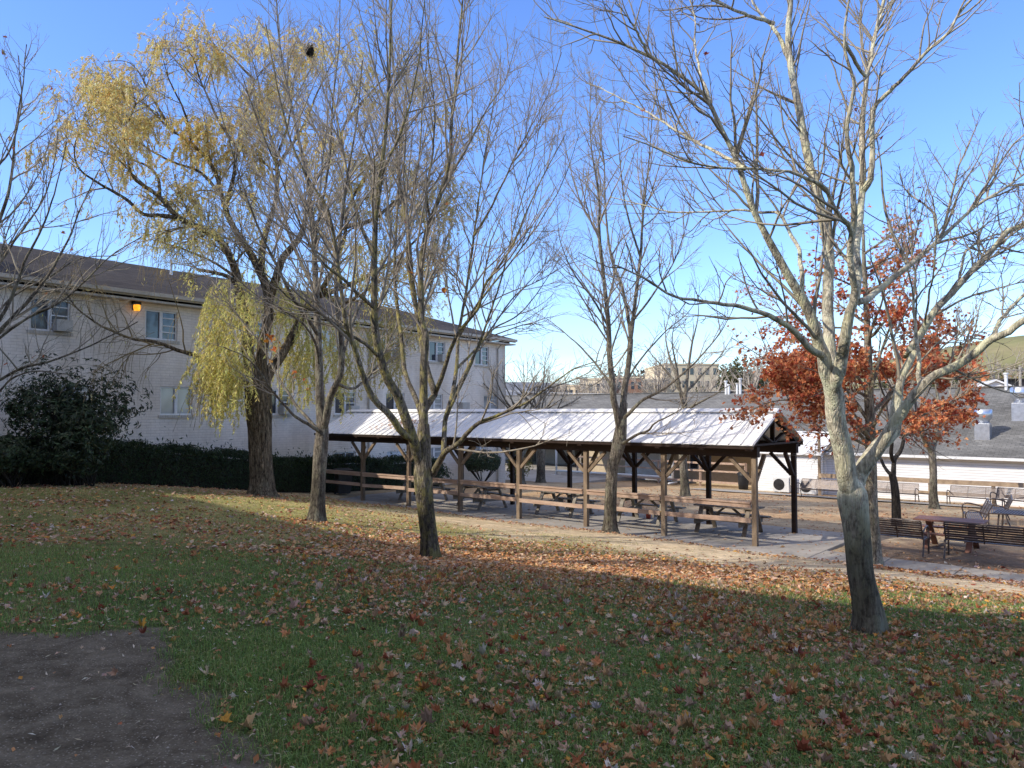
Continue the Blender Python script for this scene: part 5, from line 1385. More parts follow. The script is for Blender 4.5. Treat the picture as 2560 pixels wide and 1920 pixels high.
# --- thin dark forked tree in the court
T = Tree('maple_tree', 'thin dark trunked tree with a low fork standing in the court', (2241, 1309), 25.0, 'bark_dark', 'twig')
T.trunk(Ls(c18, (1058, 1265), (1052, 1180), (1048, 1080), (1036, 980), (1022, 920)), [11, 10.5, 10, 9, 8], 1.2)
T.limb(Ls(c18, (1030, 950), (1035, 880), (1040, 820), (1075, 780), (1100, 720), (1110, 660), (1150, 610)) + [(2300, 1020), (2330, 950), (2340, 860)], 0, 1.0, 0.085, 0.012)
T.limb(Ls(c18, (1035, 850), (1015, 790), (1020, 700), (1000, 600)) + [(2210, 1000), (2190, 930), (2200, 840)], 0, -1.0, 0.07, 0.012)
T.limb(Ls(c18, (1030, 940), (990, 900), (960, 850), (935, 800), (900, 740)) + [(2150, 1060), (2110, 980)], 0, 1.2, 0.06, 0.01)
T.finish(SMALL(2.2, 0.0055), 8)
# --- tree in front of the white wall
T = Tree('maple_tree', 'straight grey trunk standing between two benches before the white wall', (2336, 1270), 32.0, 'bark_grey', 'twig')
T.trunk(Ls(c18, (1315, 1162), (1310, 1050), (1308, 900), (1300, 780), (1290, 700)), [11, 9, 8.5, 8.5, 7.5], 1.5)
T.limb(Ls(c18, (1300, 770), (1260, 700), (1225, 630), (1200, 560)) + [(2270, 1000), (2250, 930), (2260, 840), (2250, 740)], 0, -1.5, 0.13, 0.015)
T.limb(Ls(c18, (1300, 760), (1325, 680), (1350, 600), (1390, 540)) + [(2385, 1000), (2410, 930), (2420, 850), (2440, 760)], 0, 1.5, 0.13, 0.015)
T.limb([(2335, 1090), (2340, 1000), (2330, 900), (2345, 800), (2350, 720)], 0.3, 1.5, 0.09, 0.012)
T.limb([(2390, 1010), (2440, 960), (2500, 930), (2560, 910)], 0.3, -1.5, 0.06, 0.01)
T.limb([(2300, 1050), (2290, 960), (2310, 880), (2300, 800)], 0.3, -1.8, 0.06, 0.01)
T.finish(SMALL(1.9, 0.0065), 8)
# --- grey trunk in the yard behind the pavilion
T = Tree('maple_tree', 'bare tree with smooth grey trunk rising in the yard behind the pavilion', (1714, 1231), 36.0, 'bark_grey', 'twig')
T.trunk([(1714, 1232), (1710, 1180), (1705, 1120), (1706, 1060), (1712, 1010)], [11.5, 10, 9, 8, 7], 1.3)
for pts, d1 in (([(1712, 1015), (1716, 980), (1735, 960), (1760, 930), (1800, 890), (1830, 840)], 1.5), ([(1711, 1020), (1700, 970), (1690, 910), (1680, 850), (1690, 790)], -1.5), ([(1712, 1000), (1720, 930), (1730, 860), (1745, 790), (1740, 730)], 0.8),
                ([(1710, 1000), (1680, 950), (1640, 900), (1610, 860)], 1.5), ([(1708, 1030), (1740, 1010), (1790, 985), (1830, 960)], -2), ([(1700, 960), (1670, 880), (1660, 800)], 2)):
    T.limb(pts, 0, d1, 0.10, 0.012)
T.finish(SMALL(2.0, 0.007), 8)
# --- low spreading trees behind the pavilion roof
for bx, lab, sd in ((1352, 'low spreading bare tree beside the brick building corner behind the pavilion', 3), (1300, 'bushy bare tree touching the far corner of the brick building', 8)):
    T = Tree('bare_tree', lab, (bx, 1180), 46.0 if sd == 3 else 43.5, 'bark_grey', 'twig')
    auto_tree(T, [(bx, 1182), (bx, 1110), (bx - 4, 1060), (bx - 2, 1030)], [11, 10, 9, 7], 9, (3.0, 4.8), (0.6, 1.0), (0.45, 1.1), 0.10, sd)
    T.finish(SMALL(1.7, 0.008), 8)
# --- tree reaching in from the left edge
T = Tree('maple_tree', 'bare branches of a maple reaching in over the left edge', (-210, 1370), 11.5, 'bark_grey', 'twig_pale', None)
T.trunk([(-210, 1372), (-205, 1250), (-200, 1130), (-190, 1020)], [24, 22, 21, 17], 1.4)
for pts, d1, r in (([(-195, 1060), (-120, 960), (0, 826), (95, 720), (160, 610), (200, 520), (250, 420)], 0.4, 0.05), ([(-195, 1090), (-100, 900), (0, 795), (70, 640), (110, 560), (150, 440), (170, 350)], -0.6, 0.05), ([(-190, 1030), (-130, 820), (-40, 640), (20, 480), (40, 330), (60, 200), (70, 110)], 0.5, 0.06),
                 ([(-195, 1100), (-60, 900), (60, 800), (165, 745), (280, 640), (360, 590)], -0.8, 0.034), ([(-195, 1120), (-80, 1000), (40, 920), (140, 890), (260, 840), (340, 800)], -1.4, 0.034), ([(-190, 1030), (-150, 800), (-100, 560), (-60, 360), (-30, 180)], 0, 0.06),
                 ([(-195, 1080), (-60, 860), (40, 740), (120, 700), (200, 650), (300, 640)], 0.9, 0.034), ([(-150, 900), (-40, 720), (40, 600), (120, 480), (150, 330)], 0.9, 0.035), ([(-200, 1140), (-60, 1050), (20, 960), (90, 930), (180, 940)], -0.8, 0.03), ([(-100, 560), (-20, 440), (30, 380), (60, 260), (50, 150)], 0.4, 0.025)):
    T.limb(pts, 0, d1, r, 0.007)
T.finish([dict(per_m=3.4, lf=0.30, lb=0.6, K=8, curl=0.11, rk=0.010, tmin=0.25, lim=1.7, **UPL),
          dict(per_m=4.6, lf=0.35, lb=0.25, K=6, curl=0.15, rk=0.008, rmin=0.0028, ang=(0.4, 0.95), up=0.12, bend=0.05, lim=0.9, S=3),
          dict(per_m=5.0, lf=0.2, lb=0.13, K=4, curl=0.2, rk=0.006, rmin=0.0022, ang=(0.4, 1.0), up=0.1, bend=0.03, S=3, maxn=7000)], 10)
hang(T, 40, 2, [(0.45, 0.16, 0.08), (0.55, 0.45, 0.3)], 0.09)
# --- tree beyond the right edge: a few twigs show
T = Tree('maple_tree', 'bare twigs of a maple standing past the right edge', (2860, 1450), 14.0, 'bark_grey', 'twig_pale')
T.trunk([(2860, 1452), (2850, 1250), (2840, 1050), (2830, 900)], [24, 22, 20, 16], 1.3)
for pts, d1 in (([(2832, 920), (2740, 760), (2650, 560), (2590, 400), (2545, 300), (2540, 210)], -0.5), ([(2830, 900), (2760, 640), (2680, 420), (2600, 290), (2530, 250)], 0.6), ([(2835, 960), (2760, 900), (2660, 860), (2580, 790), (2520, 740)], 0.8), ([(2835, 900), (2800, 600), (2720, 350), (2640, 180), (2560, 150)], 0)):
    T.limb(pts, 0, d1, 0.05, 0.007)
T.finish([dict(per_m=3, lf=0.30, lb=0.6, K=7, curl=0.11, rk=0.010, tmin=0.3, lim=1.5, **UPL), dict(per_m=4.5, lf=0.35, lb=0.25, K=5, curl=0.15, rk=0.008, rmin=0.003, ang=(0.4, 0.95), up=0.12, bend=0.05, lim=0.8, S=3)], 10)

# bird nest in the middle maple
p = at(775, 128, 11.2)
def ring_lines(n):
    out = np.empty((n, 6, 3)); t = np.linspace(-1.1, 1.1, 6)
    for k_ in range(n):
        a0, rr, hz = rng.uniform(0, 6.3), rng.uniform(0.02, 0.055), rng.uniform(-0.035, 0.035)
        p_ = np.stack([rr * np.cos(a0 + t), rr * np.sin(a0 + t), hz + t * rng.normal() * 0.035], 1)
        out[k_] = p_ + rng.normal(size=3) * 0.012
    return out
q = tubes(ring_lines(150), np.full((150, 6), 0.0035), 3)
ns = tag(mesh_np('bird_nest', q[0], [q[1]], 'bark_dark'), 'dark twig nest high in the middle maple', 'nest')
ns.location = tuple(p)

# ================================================================== shrubs and hedge
def leafy(name, label, cat, centre, leaf_p, nrm, size, pal, aspect=0.4, mat='evergreen_leaf', stems=None, stem_mat='bark_dark', part='foliage', var=0.35, axis=None):
    o = thing(name, label, cat, tuple(centre))
    n = len(leaf_p)
    v, f, c = leaf_cards(leaf_p, size * rng.uniform(0.6, 1.3, n), nrm, pick_col(n, pal, None, var), 'quad', aspect, 0.4, axis)
    mesh_np(part, v - centre, [f], mat, o, False, c)
    if stems is not None:
        v, f = tubes(*stems, 5); mesh_np('stem', v - centre, [f], stem_mat, o)
    return o
def bl_w(x, y, z): return BO + BX * x + BY * y + np.array([0, 0, z])
# clipped yew hedge: one long body of small sprays
HX0, HX1 = -9.0, 13.5
n = 60000
hx = rng.uniform(HX0, HX1, n); hy0 = -1.95; hy1 = -0.75
face = rng.random(n); top = 1.38
d_in = rng.exponential(0.07, n)
q = rng.random(n)
hz = np.where(face < 0.62, rng.random(n) ** 0.9, 1.0)
yy_ = np.where(face < 0.62, hy0 + d_in, hy0 + (hy1 - hy0) * q)
bul = (fbm(hx * 1.2, hz * 1.6, 21) - 0.5) * 0.36 + (fbm(hx * 4, hz * 4, 23) - 0.5) * 0.16
yy_ = yy_ - np.where(face < 0.62, bul, 0) + np.where((face < 0.62) & (hz > 0.8), (hz - 0.8) * 1.3, 0)
zt_ = top + (fbm(hx * 0.9, hx * 0 + 3.3, 25) - 0.5) * 0.4 + np.where(face < 0.62, 0, (fbm(hx * 3, yy_ * 3, 27) - 0.5) * 0.35 - d_in)
P0 = BO[None] + BX[None] * hx[:, None] + BY[None] * yy_[:, None]
gz = ground(P0[:, 0], P0[:, 1])
P0[:, 2] = gz + 0.05 + hz * zt_
nr = rng.normal(size=(n, 3)) * 0.6 + np.where(face[:, None] < 0.62, -BY[None], UPV[None])
ctr = bl_w(2, -1.4, 0); ctr[2] = g1(ctr[0], ctr[1])
hd = leafy('hedge', 'long clipped dark evergreen hedge along the white brick building', 'hedge', ctr, P0, nr, 0.085, [(0.016, 0.035, 0.013), (0.026, 0.052, 0.017), (0.012, 0.024, 0.011), (0.036, 0.068, 0.02)], 0.35)
n2 = 9000   # sprigs poking out of the top
hx = rng.uniform(HX0, HX1, n2); B0 = BO[None] + BX[None] * hx[:, None] + BY[None] * rng.uniform(hy0, hy1, n2)[:, None]; B0[:, 2] = ground(B0[:, 0], B0[:, 1]) + 1.18 + (fbm(hx * 0.9, hx * 0 + 3.3, 25) - .5) * .4 + rng.exponential(0.10, n2)
v, f, c = leaf_cards(B0, rng.uniform(.08, .2, n2), rng.normal(size=(n2, 3)), pick_col(n2, [(0.02, 0.04, 0.015), (0.035, 0.065, 0.02)]), 'quad', 0.3, 0.3, norm(rng.normal(size=(n2, 3)) * .5 + UPV))
mesh_np('sprig', v - ctr, [f], 'evergreen_leaf', hd, False, c)
m = MB()
for k in range(45):
    a = HX0 + 0.1 + (HX1 - HX0 - 0.2) * k / 45; b_ = HX0 + 0.1 + (HX1 - HX0 - 0.2) * (k + 1) / 45
    p = bl_w((a + b_) / 2, -1.3, 0); g = g1(p[0], p[1])
    c0 = [bl_w(x, y, z) - ctr for x in (a, b_) for y in (-1.72, -0.9) for z in (g - 0.3, g + 1.12)]
    m.raw(c0, [(0, 1, 3, 2), (4, 6, 7, 5), (0, 4, 5, 1), (2, 3, 7, 6), (0, 2, 6, 4), (1, 5, 7, 3)])
m.build('blocking_core', 'bark_dark', hd)  # solid dark core added inside the hedge to block light

def shrub(name, label, ctr, rad, n, size, pal, aspect, nst, lobes=9, shell=0.55, droop=0.2, mat='evergreen_leaf', whorl=6, seed=1):
    rg = np.random.default_rng(seed)
    ctr = np.array(ctr, float)
    lc = rg.normal(size=(lobes, 3)); lc = norm(lc) * rg.uniform(0.35, 0.8, (lobes, 1)); lc[:, 2] = np.abs(lc[:, 2]) * 1.1 - 0.25
    lr = rg.uniform(0.3, 0.55, lobes)
    nw = n // whorl
    k = rg.integers(0, lobes, nw); u = norm(rg.normal(size=(nw, 3)))
    rr = rg.random(nw) ** shell
    wp = (lc[k] + u * (lr[k] * rr)[:, None]) * np.array(rad) * 1.15
    wp[:, 2] = np.maximum(wp[:, 2] + rad[2] * 0.85, 0.1)
    wp = wp + ctr
    out = norm(u + UPV * 0.35)
    P_ = np.repeat(wp, whorl, 0); ou = np.repeat(out, whorl, 0); m_ = len(P_)
    rv = rg.normal(size=(m_, 3)); rad_ = norm(rv - ou * (rv * ou).sum(1, keepdims=True))
    ax = norm(rad_ + ou * 0.25 - UPV * droop); nr = norm(ou + rad_ * 0.4 + rg.normal(size=(m_, 3)) * 0.25)
    P_ = P_ + ax * size * 0.55
    sp = np.empty((nst, 6, 3)); e = wp[rg.integers(0, nw, nst)]
    b0 = ctr + np.stack([rg.normal(size=nst) * rad[0] * 0.18, rg.normal(size=nst) * rad[1] * 0.18, np.zeros(nst)], 1)
    for i_ in range(6):
        f = i_ / 5; sp[:, i_] = b0 * (1 - f) + e * f + np.array([0, 0, 1.0]) * math.sin(f * math.pi) * 0.12 * rad[2]
    sr = np.linspace(1, 0.35, 6)[None] * rg.uniform(0.012, 0.03, (nst, 1))
    return leafy(name, label, 'shrub', ctr, P_, nr, size, pal, aspect, mat, (sp, sr), axis=ax)
EV = [(0.022, 0.042, 0.018), (0.034, 0.062, 0.024), (0.016, 0.028, 0.014), (0.05, 0.082, 0.034), (0.06, 0.07, 0.03)]
p = at(175, 1205, 22.8); p[2] = g1(p[0], p[1])
shrub('rhododendron_shrub', 'large dark rhododendron taller than the hedge, hiding the building corner windows', p, (2.0, 1.5, 1.95), 15000, 0.15, EV, 0.3, 70, 15, 0.5, 0.25, seed=4)
p = at(330, 1010, 23.3); p[2] = g1(p[0], p[1])
p = at(20, 1220, 21.3); p[2] = g1(p[0], p[1])
shrub('evergreen_shrub', 'lower dark evergreen shrub at the left edge in front of the rhododendron', p, (1.3, 1.1, 0.85), 9000, 0.11, EV, 0.32, 25, 9, 0.5, 0.1, seed=9)
q = onz(1172, 1214, -3.75); r = BO + BX * 17.0 + BY * -1.6; r[2] = g1(r[0], r[1])
def round_bush():
    ctr = r.copy(); n = 7000
    u = norm(rng.normal(size=(n, 3))); u[:, 2] = np.abs(u[:, 2]) * 1.0 - 0.25 * (rng.random(n))
    rr = 1 - rng.exponential(0.06, n)
    a = np.clip(0.7 + u[:, 2] * 0.5, 0.45, 1.0)
    P_ = ctr + np.stack([u[:, 0] * 1.25 * rr * a, u[:, 1] * 1.1 * rr * a, 0.95 + u[:, 2] * 0.95 * rr], 1)
    ns = 26; az = rng.uniform(0, 6.3, ns); sp = np.empty((ns, 5, 3))
    for i_ in range(5):
        f = i_ / 4; sp[:, i_] = ctr + np.stack([np.cos(az) * 0.9 * f, np.sin(az) * 0.8 * f, 1.05 * f + 0 * az], 1)
    leafy('clipped_shrub', 'round clipped dark shrub seen under the pavilion roof before the brick wall', 'shrub', ctr, P_, u + rng.normal(size=(n, 3)) * 0.4, 0.10, EV, 0.45, 'evergreen_leaf', (sp, np.full((ns, 5), 0.016)))
round_bush()
r = BO + BX * 20.3 + BY * -1.5; r[2] = g1(r[0], r[1])
shrub('yellowing_shrub', 'thin upright shrub with yellow green leaves at the brick building corner', r, (0.75, 0.75, 1.25), 2600, 0.11, [(0.20, 0.19, 0.05), (0.12, 0.13, 0.04), (0.30, 0.25, 0.08)], 0.4, 22, 8, 0.6, 0.3, 'leaf', seed=12)
r = BO + BX * 13.6 + BY * -1.2; r[2] = g1(r[0], r[1])
shrub('evergreen_shrub', 'small dark evergreen shrub at the end of the hedge beside the white door', r, (0.7, 0.7, 0.7), 2500, 0.09, EV, 0.35, 10, 6, 0.5, 0.1, seed=15)

# ================================================================== far background: buildings, trees, pole
def far_block(name, label, px0, px1, ptop, Y, mat, dep=14, rot=0.0, rows=2, cols=5, z0=-7):
    a, b = at(px0, 1029, Y), at(px1, 1029, Y); top = at((px0 + px1) / 2, ptop, Y)[2]
    o = thing(name, label, 'building', (a[0], Y, z0), rot)
    w = (b[0] - a[0]); h = top - z0
    m = MB(); m.b2(0, w, 0, dep, 0, h); m.build('wall', mat, o)
    m = MB(); m.b2(-0.15, w + 0.15, -0.15, dep + 0.15, h, h + 0.35); m.build('parapet', 'tan_brick', o)
    vis = h + z0 - 0.0
    for i_ in range(cols):
        for j in range(rows):
            x = w * (i_ + 0.5) / cols; z = h - 1.6 - j * 3.2
            if z < 1: continue
            m = MB(); m.b2(x - w / cols * 0.22, x + w / cols * 0.22, -0.06, 0.05, z - 0.8, z + 0.8); m.build('window', 'pane_dark', o)
    return o
far_block('school_building', 'small tan brick block far behind the grey roof, sunlit end', 1450, 1506, 950, 165, 'tan_brick', 12, -0.35, 2, 3)
far_block('school_building', 'reddish brick wing far behind the grey roof beside the tan block', 1506, 1606, 946, 172, 'red_brick', 14, -0.1, 2, 6)
far_block('school_building', 'low tan wing far away between the reddish wing and the tall block', 1588, 1668, 951, 180, 'tan_brick', 14, 0.0, 2, 5)
far_block('school_building', 'tallest tan block on the skyline behind the grey roof', 1662, 1800, 912, 190, 'tan_brick', 22, 0.05, 3, 7)
far_block('school_building', 'low tan building on the skyline nearest the brick building corner', 1398, 1448, 966, 175, 'tan_brick', 12, -0.2, 1, 4)
# white gabled house behind the ridge at right
hw = at(2482, 965, 70); ho = thing('white_house', 'white gabled house showing its roof over the grey roof at right', 'house', (hw[0], 70, -5), -0.35)
m = MB(); m.b2(-1.6, 1.6, -1, 6, 0, 7.0); m.raw([(-1.6, -1, 7.0), (1.6, -1, 7.0), (0, -1, 7.7)], [(0, 1, 2)]); m.build('wall', 'white_siding', ho)
m = MB(); m.bar((-1.95, 2.5, 6.95), (0, 2.5, 7.82), 7.6, 0.14); m.bar((1.95, 2.5, 6.95), (0, 2.5, 7.82), 7.6, 0.14); m.build('roof', 'white_paint', ho)
hw = at(2545, 965, 78); ho = thing('dark_shed', 'dark shed far off beside the utility pole', 'shed', (hw[0], 78, -5), -0.2)
m = MB(); m.b2(-1.0, 1.0, 0, 3, 0, 8.2); m.build('wall', 'dark_door', ho)
m = MB(); m.b2(-1.15, 1.15, -.15, 3.15, 8.2, 8.35); m.build('roof', 'shingle_dark', ho)
pw = at(2551, 965, 76); po = thing('utility_pole', 'wooden utility pole far off at the right edge', 'utility pole', (pw[0], 76, -5))
m = MB(); m.tube([(0, 0, 0), (0, 0, 9.6)], [0.16, 0.12], 10); m.build('pole', 'grey_wood', po, True)
m = MB(); m.b2(-1.1, 1.1, -.06, .06, 9.0, 9.15); m.build('crossarm', 'grey_wood', po)
m = MB()
for dx in (-1.0, 1.0):
    m.tube([(dx + t * -70, t * 30, 9.3 - 2.2 * math.sin(t * math.pi)) for t in np.linspace(0, 1, 14)], 0.02, 4)
m.build('wires', 'white_plastic', po)

def far_tree(label, px, pbase, ptop, Y, wpx, pal, kind='round', n=1500, seed=1):
    rg = np.random.default_rng(seed)
    x0 = at(px, 1029, Y); top = at(px, ptop, Y)[2]; z0 = -6.5; h = top - z0; rx = wpx / F * Y / 2
    if x0[0] > 45 and Y > 150: z0 = max(z0, -7 + 31 * math.exp(-0.8 * (((x0[0] - 230) / 95) ** 2 + ((Y - 290) / 70) ** 2)) - 2); h = top - z0
    o = thing('background_tree', label, 'tree', (x0[0], Y, z0))
    u = norm(rg.normal(size=(n, 3))); r_ = rg.random(n) ** 0.45
    if kind == 'cone':
        f = rg.random(n) ** 1.3; P_ = np.stack([u[:, 0] * rx * (1 - f) * r_, u[:, 1] * rx * (1 - f) * r_, h * (0.08 + 0.92 * f)], 1)
    else:
        lc = norm(rg.normal(size=(9, 3))) * rg.uniform(0.3, 0.65, (9, 1)); k = rg.integers(0, 9, n)
        q = lc[k] + u * r_[:, None] * 0.5
        P_ = np.stack([q[:, 0] * rx, q[:, 1] * rx, h * 0.62 + q[:, 2] * h * 0.37], 1)
    sz = rx * 0.16 * rg.uniform(0.5, 1.3, n)
    v, f, c = leaf_cards(P_, sz, rg.normal(size=(n, 3)) + UPV * 0.4, pick_col(n, pal, None, 0.3), 'quad', 0.5, 0.4)
    mesh_np('crown', v, [f], 'evergreen_leaf' if kind == 'cone' else 'leaf', o, False, c)
    m = MB(); m.tube([(0, 0, -1.5), (0, 0, h * 0.35), (0, 0, h * 0.75)], [h * 0.03, h * 0.02, h * 0.008], 7); m.build('trunk', 'bark_dark', o, True)
DKG = [(0.035, 0.05, 0.02), (0.05, 0.065, 0.028), (0.07, 0.075, 0.035)]; BRN = [(0.12, 0.09, 0.06), (0.16, 0.12, 0.08), (0.10, 0.085, 0.055)]; YEL = [(0.42, 0.27, 0.07), (0.34, 0.24, 0.08), (0.25, 0.2, 0.08)]; OLV = [(0.11, 0.11, 0.05), (0.15, 0.14, 0.06), (0.09, 0.10, 0.045)]
far_tree('broad dark tree on the skyline right of the tall tan block', 1850, 990, 882, 150, 150, OLV, 'round', 2200, 2)
far_tree('dark green tree on the skyline behind the red leaved maple', 1930, 990, 892, 165, 130, DKG, 'round', 1800, 3)
far_tree('brown leafless looking tree behind the reddish brick wing', 1545, 990, 925, 230, 110, BRN, 'round', 1400, 4)
far_tree('brown tree on the skyline between the tan blocks', 1625, 990, 915, 240, 120, BRN, 'round', 1400, 5)
far_tree('pointed dark evergreen on the right hill, tallest of its pair', 2345, 950, 830, 150, 120, DKG, 'cone', 2200, 6)
far_tree('pointed dark evergreen on the right hill beside a taller one', 2405, 950, 856, 150, 90, DKG, 'cone', 1800, 7)
far_tree('orange yellow tree at the foot of the right hill', 2440, 985, 905, 95, 110, YEL, 'round', 1500, 8)
far_tree('yellow brown tree beside the utility pole', 2530, 985, 918, 92, 90, YEL, 'round', 1300, 9)
far_tree('olive tree at the hill foot behind the red leaved maple', 2290, 985, 900, 120, 120, OLV, 'round', 1500, 10)
far_tree('rust brown tree behind the low tan building', 1330, 1000, 955, 190, 110, BRN, 'round', 1200, 11)
far_tree('brown tree far off near the brick building corner', 1415, 1000, 945, 260, 130, BRN, 'round', 1200, 12)
far_tree('low olive tree just over the grey roof near the white vents', 1780, 1000, 945, 130, 120, OLV, 'round', 1300, 13)
far_tree('brown tree behind the tall tan block', 1720, 990, 890, 260, 160, BRN, 'round', 1300, 14)
far_tree('brown tree at the far side of the tall tan block', 1820, 990, 905, 240, 120, BRN, 'round', 1200, 15)

for k_, (px_, pb_, pt_, Y_, w_, pal_, lab_) in enumerate(((2320, 960, 905, 175, 70, BRN, 'small brown tree low on the right hill behind the red leaved maple'), (2375, 960, 900, 180, 80, OLV, 'round olive tree on the right hill below the evergreens'),
        (2470, 960, 912, 140, 80, BRN, 'brown tree on the right hill above the white gabled house'), (2510, 950, 893, 190, 60, DKG, 'small dark tree high on the right hill near the edge'), (2550, 940, 888, 170, 90, BRN, 'brown tree high on the right hill at the picture edge'),
        (2225, 960, 890, 160, 110, OLV, 'olive tree on the skyline glimpsed through the red maple leaves'), (2070, 960, 900, 160, 120, BRN, 'brown tree on the skyline behind the lower red leaves'), (1990, 970, 905, 150, 110, OLV, 'olive tree on the skyline over the pavilion gable'))):
    far_tree(lab_, px_, pb_, pt_, Y_, w_, pal_, 'round', 1100, 60 + k_)
BARE = [(0.20, 0.165, 0.13), (0.26, 0.21, 0.165), (0.16, 0.135, 0.105)]
def far_bare(label, px, ptop, Y, wpx, seed):
    rg = np.random.default_rng(seed); x0 = at(px, 1029, Y); h = at(px, ptop, Y)[2] + 6.5; rx = wpx / F * Y / 2
    o = thing('background_tree', label, 'tree', (x0[0], Y, -6.5), 0)
    n = 16; az = rg.uniform(0, 6.28, n); el = rg.uniform(0.5, 1.35, n); z0 = h * rg.uniform(0.25, 0.6, n)
    d = np.stack([np.cos(az) * np.cos(el), np.sin(az) * np.cos(el), np.sin(el)], 1); ln = np.minimum(rx / np.maximum(np.cos(el), 0.2), (h - z0) / np.sin(el)) * rg.uniform(0.6, 1, n)
    K = 6; Q = np.stack([np.stack([0 * z0, 0 * z0, z0], 1) + d * (ln * t)[:, None] + UPV * (0.1 * ln * t * t)[:, None] for t in np.linspace(0, 1, K)], 1)
    r_ = np.repeat(np.linspace(h * 0.010, h * 0.003, K)[None], n, 0); parts = [tubes(Q, r_, 4)]
    Q2, r2 = grow(Q, r_, 1.3, (0.4, 1.0), 0.3, h * 0.10, K=5, up=0.15, rk=0.01, rmin=h * 0.0022); parts.append(tubes(Q2, r2, 3))
    Q3, r3 = grow(Q2, r2, 1.6, (0.4, 1.0), 0.3, h * 0.05, K=4, up=0.1, rk=0.01, rmin=h * 0.0016, maxn=3000); parts.append(tubes(Q3, r3, 3))
    v, f = join(parts); mesh_np('crown', v, f, 'far_twig', o)
    m = MB(); m.tube([(0, 0, -1), (0, 0, h * .3), (0, 0, h * .7)], [h * .022, h * .016, h * .006], 7); m.build('trunk', 'bark_grey', o, True)
mat_noise('far_twig', (0.36, 0.31, 0.25), (0.46, 0.40, 0.33), 0.3, rough=0.9, bmp=0)
for k_, (px, pt, Y, w_, lab) in enumerate(((1425, 905, 120, 130, 'hazy bare tree before the low tan building'), (1530, 900, 125, 140, 'hazy bare tree before the reddish brick wing'), (1640, 890, 130, 150, 'hazy bare tree between the tan blocks'),
        (1760, 895, 120, 130, 'hazy bare tree before the tallest tan block'), (1880, 870, 125, 150, 'hazy bare tree right of the white roof vents'), (2290, 880, 110, 140, 'hazy bare tree at the foot of the green hill'),
        (2400, 890, 115, 130, 'hazy bare tree on the green hill slope'), (2500, 880, 120, 140, 'hazy bare tree near the white gabled house'), (1480, 925, 150, 110, 'small hazy bare tree beside the sunlit tan block'))):
    far_bare(lab, px, pt, Y, w_, 40 + k_)

# ================================================================== grass and fallen leaves
def wedge(n, y0, y1, pad=1.12):
    y = np.sqrt(rng.uniform(y0 ** 2, y1 ** 2, n)); x = rng.uniform(-1, 1, n) * y * 0.70 * pad
    return x, y
def grass(n, y0, y1, hgt, wid):
    x, y = wedge(n, y0, y1)
    s_, w_ = suv(x, y)
    pm = patch_mask(x, y); bmk = bare_mask(x, y); cmk = court_mask(x, y)
    tuft = fbm(x * 1.7, y * 1.7, 91)
    k = (rng.random(n) > pm * 1.05 + 0.0) & (rng.random(n) > bmk * 0.97) & (cmk < 0.3) & (rng.random(n) < 0.35 + 1.1 * tuft) & (w_ < -0.75)
    x, y = x[k], y[k]; tuft = tuft[k]; m_ = len(x); z = ground(x, y)
    h = hgt * rng.uniform(0.4, 1.25, m_) * (0.6 + 0.8 * tuft); w = wid * rng.uniform(0.7, 1.3, m_)
    az = rng.uniform(0, 6.283, m_); ln = rng.uniform(0.15, 1.5, m_)
    d = np.stack([np.cos(az), np.sin(az), 0 * az], 1); sd = np.stack([-np.sin(az), np.cos(az), 0 * az], 1)
    b = np.stack([x, y, z - 0.004], 1)
    mid = b + d * (h * ln * 0.3)[:, None] + UPV * (h * 0.65)[:, None]; tip = b + d * (h * ln * 0.95)[:, None] + UPV * (h * np.clip(1.05 - ln * 0.45, 0.3, 1))[:, None]
    vs = np.stack([b - sd * w[:, None] / 2, b + sd * w[:, None] / 2, mid + sd * w[:, None] * 0.4, mid - sd * w[:, None] * 0.4, tip], 1)
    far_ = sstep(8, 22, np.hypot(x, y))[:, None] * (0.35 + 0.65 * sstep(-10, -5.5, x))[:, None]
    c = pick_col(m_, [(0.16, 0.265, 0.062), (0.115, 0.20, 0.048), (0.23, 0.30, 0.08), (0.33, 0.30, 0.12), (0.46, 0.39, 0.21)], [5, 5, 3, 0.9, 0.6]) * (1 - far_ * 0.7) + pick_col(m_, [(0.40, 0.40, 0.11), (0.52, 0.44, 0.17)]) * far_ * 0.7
    i_ = np.arange(m_)[:, None] * 5
    return vs.reshape(-1, 3), i_ + np.array([[0, 1, 2, 3]]), i_ + np.array([[3, 2, 4]]), np.repeat(c, 5, 0)
gp = [grass(135000, 2.9, 6.0, 0.052, 0.0042), grass(120000, 6.0, 11.0, 0.05, 0.006), grass(80000, 11.0, 20.0, 0.045, 0.009), grass(40000, 20, 29, 0.04, 0.012)]
vs, q4, t3, cs, nn = [], [], [], [], 0
for v, a, b, c in gp:
    vs.append(v); q4.append(a + nn); t3.append(b + nn); cs.append(c); nn += len(v)
gr = mesh_np('grass', np.concatenate(vs), [np.concatenate(q4), np.concatenate(t3)], 'grass_blade', None, False, np.concatenate(cs))
tag(gr, 'short lawn grass growing through the fallen leaves', 'grass'); gr['kind'] = 'stuff'

